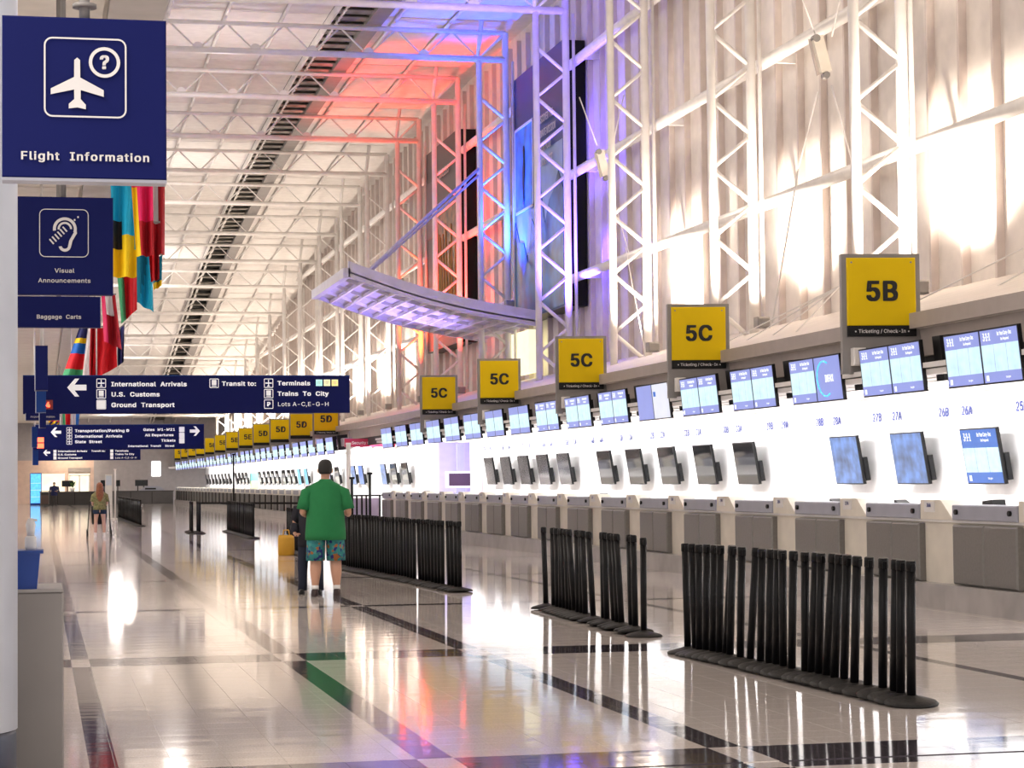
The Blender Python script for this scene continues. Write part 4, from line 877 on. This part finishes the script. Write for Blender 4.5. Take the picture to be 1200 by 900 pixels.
# ---------------------------------------------------------------- people
def skinmesh(name, J, E, m, parent, root, sub=2):
    me = bpy.data.meshes.new(name); ks = list(J); me.from_pydata([J[k][0] for k in ks], [(ks.index(a), ks.index(b)) for a, b in E], [])
    o = link(name, me, parent); me.materials.append(m)
    sk = o.modifiers.new('skin', 'SKIN'); sk.use_smooth_shade = True
    for i, k_ in enumerate(ks):
        r = J[k_][1]; r = r if isinstance(r, tuple) else (r, r); me.skin_vertices[0].data[i].radius = r; me.skin_vertices[0].data[i].use_root = (k_ == root)
    s = o.modifiers.new('sub', 'SUBSURF'); s.levels = sub; s.render_levels = sub
    return o
def person(lab, loc, rz, H, shirt, bottom, hair, skin, sleeve='short', legs='shorts', bulk=1.0, arms=None, longhair=False, hem=.78, shoe=BLK, capm=None):
    """faces +y in local space"""
    t = thing('person', lab, 'person', loc, (0, 0, rz)); s = H/1.8; B = bulk
    V = lambda x, y, z: (x*s, y*s, z*s)
    A = arms or {'R': [(.27, -.02, 1.4), (.33, -.06, 1.12), (.27, .2, 1.08), (.24, .27, 1.1)], 'L': [(-.27, -.02, 1.4), (-.33, -.06, 1.12), (-.25, .2, 1.08), (-.2, .27, 1.1)]}
    J = {'pel': (V(0, 0, .95), (.15*s*B, .12*s*B)), 'sp': (V(0, .01, 1.15), (.14*s*B, .11*s*B)), 'ch': (V(0, 0, 1.35), (.16*s, .12*s)), 'ne': (V(0, .0, 1.5), .065*s), 'ne2': (V(0, .02, 1.56), .06*s),
         'hd': (V(0, .03, 1.64), (.075*s, .085*s)), 'hd2': (V(0, .03, 1.71), (.078*s, .095*s)), 'tp': (V(0, .02, 1.765), (.05*s, .06*s))}
    E = [('pel', 'sp'), ('sp', 'ch'), ('ch', 'ne'), ('ne', 'ne2'), ('ne2', 'hd'), ('hd', 'hd2'), ('hd2', 'tp')]
    for sd, sg in (('R', 1), ('L', -1)):
        a = A[sd]; J['sh'+sd] = (V(sg*.16, 0, 1.39), .055*s)
        for i, (p, r) in enumerate(zip(a, (.06, .047, .032, .03))): J['a%d%s' % (i, sd)] = (V(*p), r*s)
        E += [('ch', 'sh'+sd), ('sh'+sd, 'a0'+sd), ('a0'+sd, 'a1'+sd), ('a1'+sd, 'a2'+sd), ('a2'+sd, 'a3'+sd)]
        lx = sg*.115*B
        J['hp'+sd] = (V(lx, 0, .86), .1*s*B); J['kn'+sd] = (V(sg*.13, .02, .48), .068*s*B); J['cf'+sd] = (V(sg*.135, -.02, .35), .074*s*B); J['an'+sd] = (V(sg*.14, -.01, .09), .038*s); J['ft'+sd] = (V(sg*.15, .1, .04), (.036*s, .03*s))
        E += [('pel', 'hp'+sd), ('hp'+sd, 'kn'+sd), ('kn'+sd, 'cf'+sd), ('cf'+sd, 'an'+sd), ('an'+sd, 'ft'+sd)]
    skinmesh('body', J, E, skin, t, 'pel')
    # face
    f = MB()
    f.loft([(0, .115*s, 1.60*s, .012*s, .01*s), (0, .135*s, 1.625*s, .018*s, .016*s), (0, .125*s, 1.66*s, .01*s, .012*s)], 8); f.build('nose', skin, t)
    for sg in (-1, 1):
        MB().lathe([(.002, -.011), (.011, -.005), (.011, .005), (.002, .011)], 10, c=V(sg*.032, .118, 1.665)).build('eye', WHITE, t)
        MB().loft([(sg*.083*s, .03*s, 1.61*s, .01*s, .014*s), (sg*.094*s, .025*s, 1.64*s, .012*s, .025*s), (sg*.09*s, .025*s, 1.675*s, .01*s, .02*s)], 8).build('ear', skin, t)
    MB().box(-.025*s, .025*s, .105*s, .122*s, 1.59*s, 1.598*s).build('mouth', RED, t)
    # hair cap
    h = MB(); rg = []
    for z, rx, ry, yo in ((1.60, .075, .05, -.045), (1.64, .09, .08, -.02), (1.69, .096, .107, .005), (1.735, .09, .103, .01), (1.765, .076, .088, .012), (1.785, .055, .062, .012), (1.797, .025, .03, .012)): rg.append((0, yo*s, z*s, rx*s, ry*s))
    h.loft(rg, 20); h.build('hair', hair, t)
    if longhair:
        h = MB(); rg = []
        for i, (z, rx, ry, yo) in enumerate(((1.79, .05, .05, 0), (1.74, .1, .1, -.01), (1.64, .11, .09, -.035), (1.5, .125, .075, -.08), (1.36, .12, .05, -.12), (1.25, .08, .04, -.13), (1.17, .04, .02, -.13))): rg.append((0, yo*s, z*s, rx*s, ry*s))
        h.loft(rg, 20); h.build('long_hair', hair, t)
    # hands with fingers
    for sd, sg in (('R', 1), ('L', -1)):
        a = Vector(V(*A[sd][3])); d = (a-Vector(V(*A[sd][2]))).normalized(); side = Vector((1, 0, 0)); side = (side-d*side.dot(d)).normalized(); up = side.cross(d)
        hm = MB(); 
        M3 = Matrix((side, up, d)).transposed()
        hm.loft([(*(a-d*.01*s), .03*s, .016*s, M3), (*(a+d*.03*s), .042*s, .018*s, M3), (*(a+d*.085*s), .042*s, .015*s, M3), (*(a+d*.095*s), .035*s, .01*s, M3)], 10)
        for i, (o_, ln) in enumerate(((-.032, .062), (-.011, .075), (.011, .07), (.032, .055))):
            b0 = a+d*.088*s+side*o_*s; b1 = b0+d*ln*.55*s-up*.008*s; b2 = b1+d*ln*.45*s-up*.03*s
            hm.tube(b0, b1, .009*s, 7, .0085*s); hm.tube(b1, b2, .0085*s, 7, .006*s)
        b0 = a+d*.025*s-side*sg*.035*s; b1 = b0+d*.035*s-side*sg*.03*s; hm.tube(b0, b1, .011*s, 7, .009*s); hm.tube(b1, b1+d*.03*s-up*.01*s, .009*s, 7, .007*s)
        hm.build('hand', skin, t)
    # shirt with sleeves
    w = B; sh = MB()
    def R2(z, rx, ry, yo=0): return (0, yo*s, z*s, rx*s, ry*s)
    sh.loft([R2(hem, .235*w, .185*w), R2(hem+.08, .236*w, .19*w), R2(1.0, .222*w, .185*w, .01), R2(1.15, .215*w, .175*w, .01), R2(1.28, .225*w**.7, .155*w**.6), R2(1.38, .238*w**.5, .135), R2(1.43, .222*w**.4, .12), R2(1.475, .165, .1), R2(1.51, .095, .082), R2(1.535, .07, .07)], 28, caps=(True, True))
    sh.build('shirt', shirt, t)
    for sd, sg in (('R', 1), ('L', -1)):
        a = A[sd]; p0, p1, p2 = (Vector(V(*q)) for q in a[:3]); r = .088*s*w**.3
        S = Vector(V(sg*.13, 0, 1.385)); mb = MB()
        seq = [(S, .085*s), (p0, r*.95), (p0.lerp(p1, .45), r*.95), (p0.lerp(p1, .85), r*.98)]
        if sleeve == 'long': seq = [(S, .1*s), (p0, r*.98), (p0.lerp(p1, .6), r*.98), (p1, r*.95), (p1.lerp(p2, .95), r*.68)]
        rg = []
        for i, (c, rr) in enumerate(seq):
            dv_ = (seq[min(i+1, len(seq)-1)][0]-seq[max(i-1, 0)][0]).normalized(); M3 = dv_.to_track_quat('Z', 'Y').to_matrix(); rg.append((*c, rr, rr, M3))
        mb.loft(rg, 14); mb.build('sleeve', shirt, t)
    # legwear
    for sd, sg in (('R', 1), ('L', -1)):
        lx = sg*.115*B
        if legs == 'shorts': seq = [(lx*.8, 0, .92, .09*B, .11*B), (lx*.95, 0, .8, .108*B, .14*B), (lx, .01, .6, .108*B, .13*B), (sg*.118*B, .01, .47, .11*B, .13*B)]
        elif legs == 'hotpants': seq = [(lx*.8, 0, .96, .13*B, .13*B), (lx, 0, .84, .125*B, .13*B), (lx, 0, .76, .115*B, .12*B)]
        else: seq = [(lx*.8, 0, .96, .12*B, .13*B), (lx, 0, .8, .115*B, .125*B), (sg*.13, .02, .5, .085, .09), (sg*.14, -.01, .2, .07, .08), (sg*.142, -.0, .06, .075, .085)]
        mb = MB().loft([(a*s, b*s, c*s, d*s, e*s) for a, b, c, d, e in seq], 18); mb.build('short_leg' if legs != 'long' else 'trouser_leg', bottom, t)
        mb = MB().loft([(sg*.14*s, -.04*s, .0, .042*s, .06*s), (sg*.145*s, .05*s, .0, .05*s, .14*s), (sg*.145*s, .05*s, .03*s, .052*s, .145*s), (sg*.145*s, .03*s, .065*s, .045*s, .11*s), (sg*.14*s, -.01*s, .1*s, .045*s, .06*s)], 16); mb.build('shoe', shoe, t)
        if legs != 'long': MB().loft([(sg*.14*s, -.01*s, .09*s, .047*s, .05*s), (sg*.14*s, -.01*s, .15*s, .046*s, .05*s)], 14).build('sock', WHITE, t)
    return t
BIG = corr('printed_shorts', [(.3, .1, .02), (.01, .015, .14), (.02, .14, .16), (.06, .24, .22), (.02, .2, .2), (.08, .26, .22), (.01, .05, .22), (.02, .16, .17), (.3, .02, .2)])
pm_ = gnd(382, 699)
person('man in a green T-shirt and patterned teal shorts standing with his back turned', (pm_.x, pm_.y, 0), R_(-6), 1.8, mat('shirt_green', (.01, .17, .05), .85, bump=.25, scale=7), BIG, mat('hair_black', (.01, .009, .008), .7), SKIN, bulk=1.13,
       arms={'R': [(.245, -.01, 1.34), (.3, -.03, 1.1), (.31, .2, 1.06), (.27, .28, 1.08)], 'L': [(-.245, -.01, 1.34), (-.3, -.03, 1.1), (-.25, .2, 1.06), (-.2, .28, 1.08)]}, hem=.74, shoe=mat('dark_trainer', (.03, .015, .015), .6))
pc = gnd(369, 698)
person('person in dark clothing mostly hidden behind the man in green', (pc.x, pc.y+.42, 0), R_(165), 1.46, mat('dark_top_cloth', (.012, .012, .02), .85), mat('dark_jeans', (.008, .012, .03), .8), mat('hair_dark', (.02, .012, .01), .7), SKIN, sleeve='long', legs='long', bulk=.9,
       arms={'R': [(.22, 0, 1.4), (.27, -.03, 1.12), (.24, .15, 1.0), (.22, .22, 1.0)], 'L': [(-.22, 0, 1.4), (-.27, -.03, 1.12), (-.24, .15, 1.0), (-.22, .22, 1.0)]})
pw_ = gnd(117, 629.5)
person('woman with long auburn hair, khaki top and denim shorts walking away', (pw_.x, pw_.y, 0), R_(0), 1.55, corr('khaki_print', [(.22, .2, .08), (.3, .26, .12), (.16, .18, .07), (.25, .24, .1)]), mat('denim', (.01, .025, .07), .8), mat('hair_auburn', (.3, .11, .045), .6, var=.3, scale=30), SKINL, legs='hotpants', bulk=.92, longhair=True, hem=.9,
       arms={'R': [(.2, 0, 1.36), (.235, .02, 1.13), (.22, .25, 1.05), (.2, .33, 1.05)], 'L': [(-.2, 0, 1.36), (-.235, .02, 1.13), (-.22, .25, 1.05), (-.2, .33, 1.05)]}, shoe=WHITE)
t = thing('pushchair', 'black pushchair being wheeled by the woman', 'pushchair', (pw_.x, pw_.y+.55, 0))
MB().path([(-.27, -.15, 1.0), (-.27, -.1, 1.02), (.27, -.1, 1.02), (.27, -.15, 1.0)], .015).build('handlebar', BLK, t)
for s in (-1, 1):
    MB().path([(s*.27, -.12, 1.0), (s*.3, .2, .5), (s*.32, .55, .1)], .015).build('frame_tube', BLK, t); MB().path([(s*.3, .2, .5), (s*.33, -.15, .1)], .015).build('frame_tube', BLK, t)
    for y_ in (-.15, .55): MB().tube((s*.33-.02, y_, .1), (s*.33+.02, y_, .1), .1, 16).build('wheel', BLK, t)
MB().loft([(0, .25, .35, .2, .2), (0, .2, .6, .22, .1), (0, .12, .9, .22, .06)], 12).build('seat', BLK, t)
MB().loft([(0, .3, .95, .24, .2), (0, .32, 1.08, .2, .16), (0, .34, 1.14, .08, .06)], 12).build('hood', BLK, t)
pf = gnd(63, 592)
person('far man in a navy jacket at the left end of the dark desk', (pf.x, 154, 0), R_(170), 1.68, mat('navy_jacket', (.012, .018, .09), .8), mat('charcoal_trousers', (.05, .045, .045), .8), mat('hair_dark', (.02, .012, .01), .7), SKIN, sleeve='long', legs='long', bulk=1.05)
t = thing('luggage_trolley', 'small luggage trolley beside the far man', 'trolley', (pf.x-.65, 154, 0)); MB().box(-.3, .3, -.2, .3, .15, .75).build('case', mat('case_brown', (.1, .06, .05), .6), t); MB().path([(-.28, -.3, .1), (-.28, -.35, 1.05), (.28, -.35, 1.05), (.28, -.3, .1)], .02).build('handle', STEEL, t)
for s in (-1, 1): MB().tube((s*.3-.02, 0, .08), (s*.3+.02, 0, .08), .08, 12).build('wheel', BLK, t)
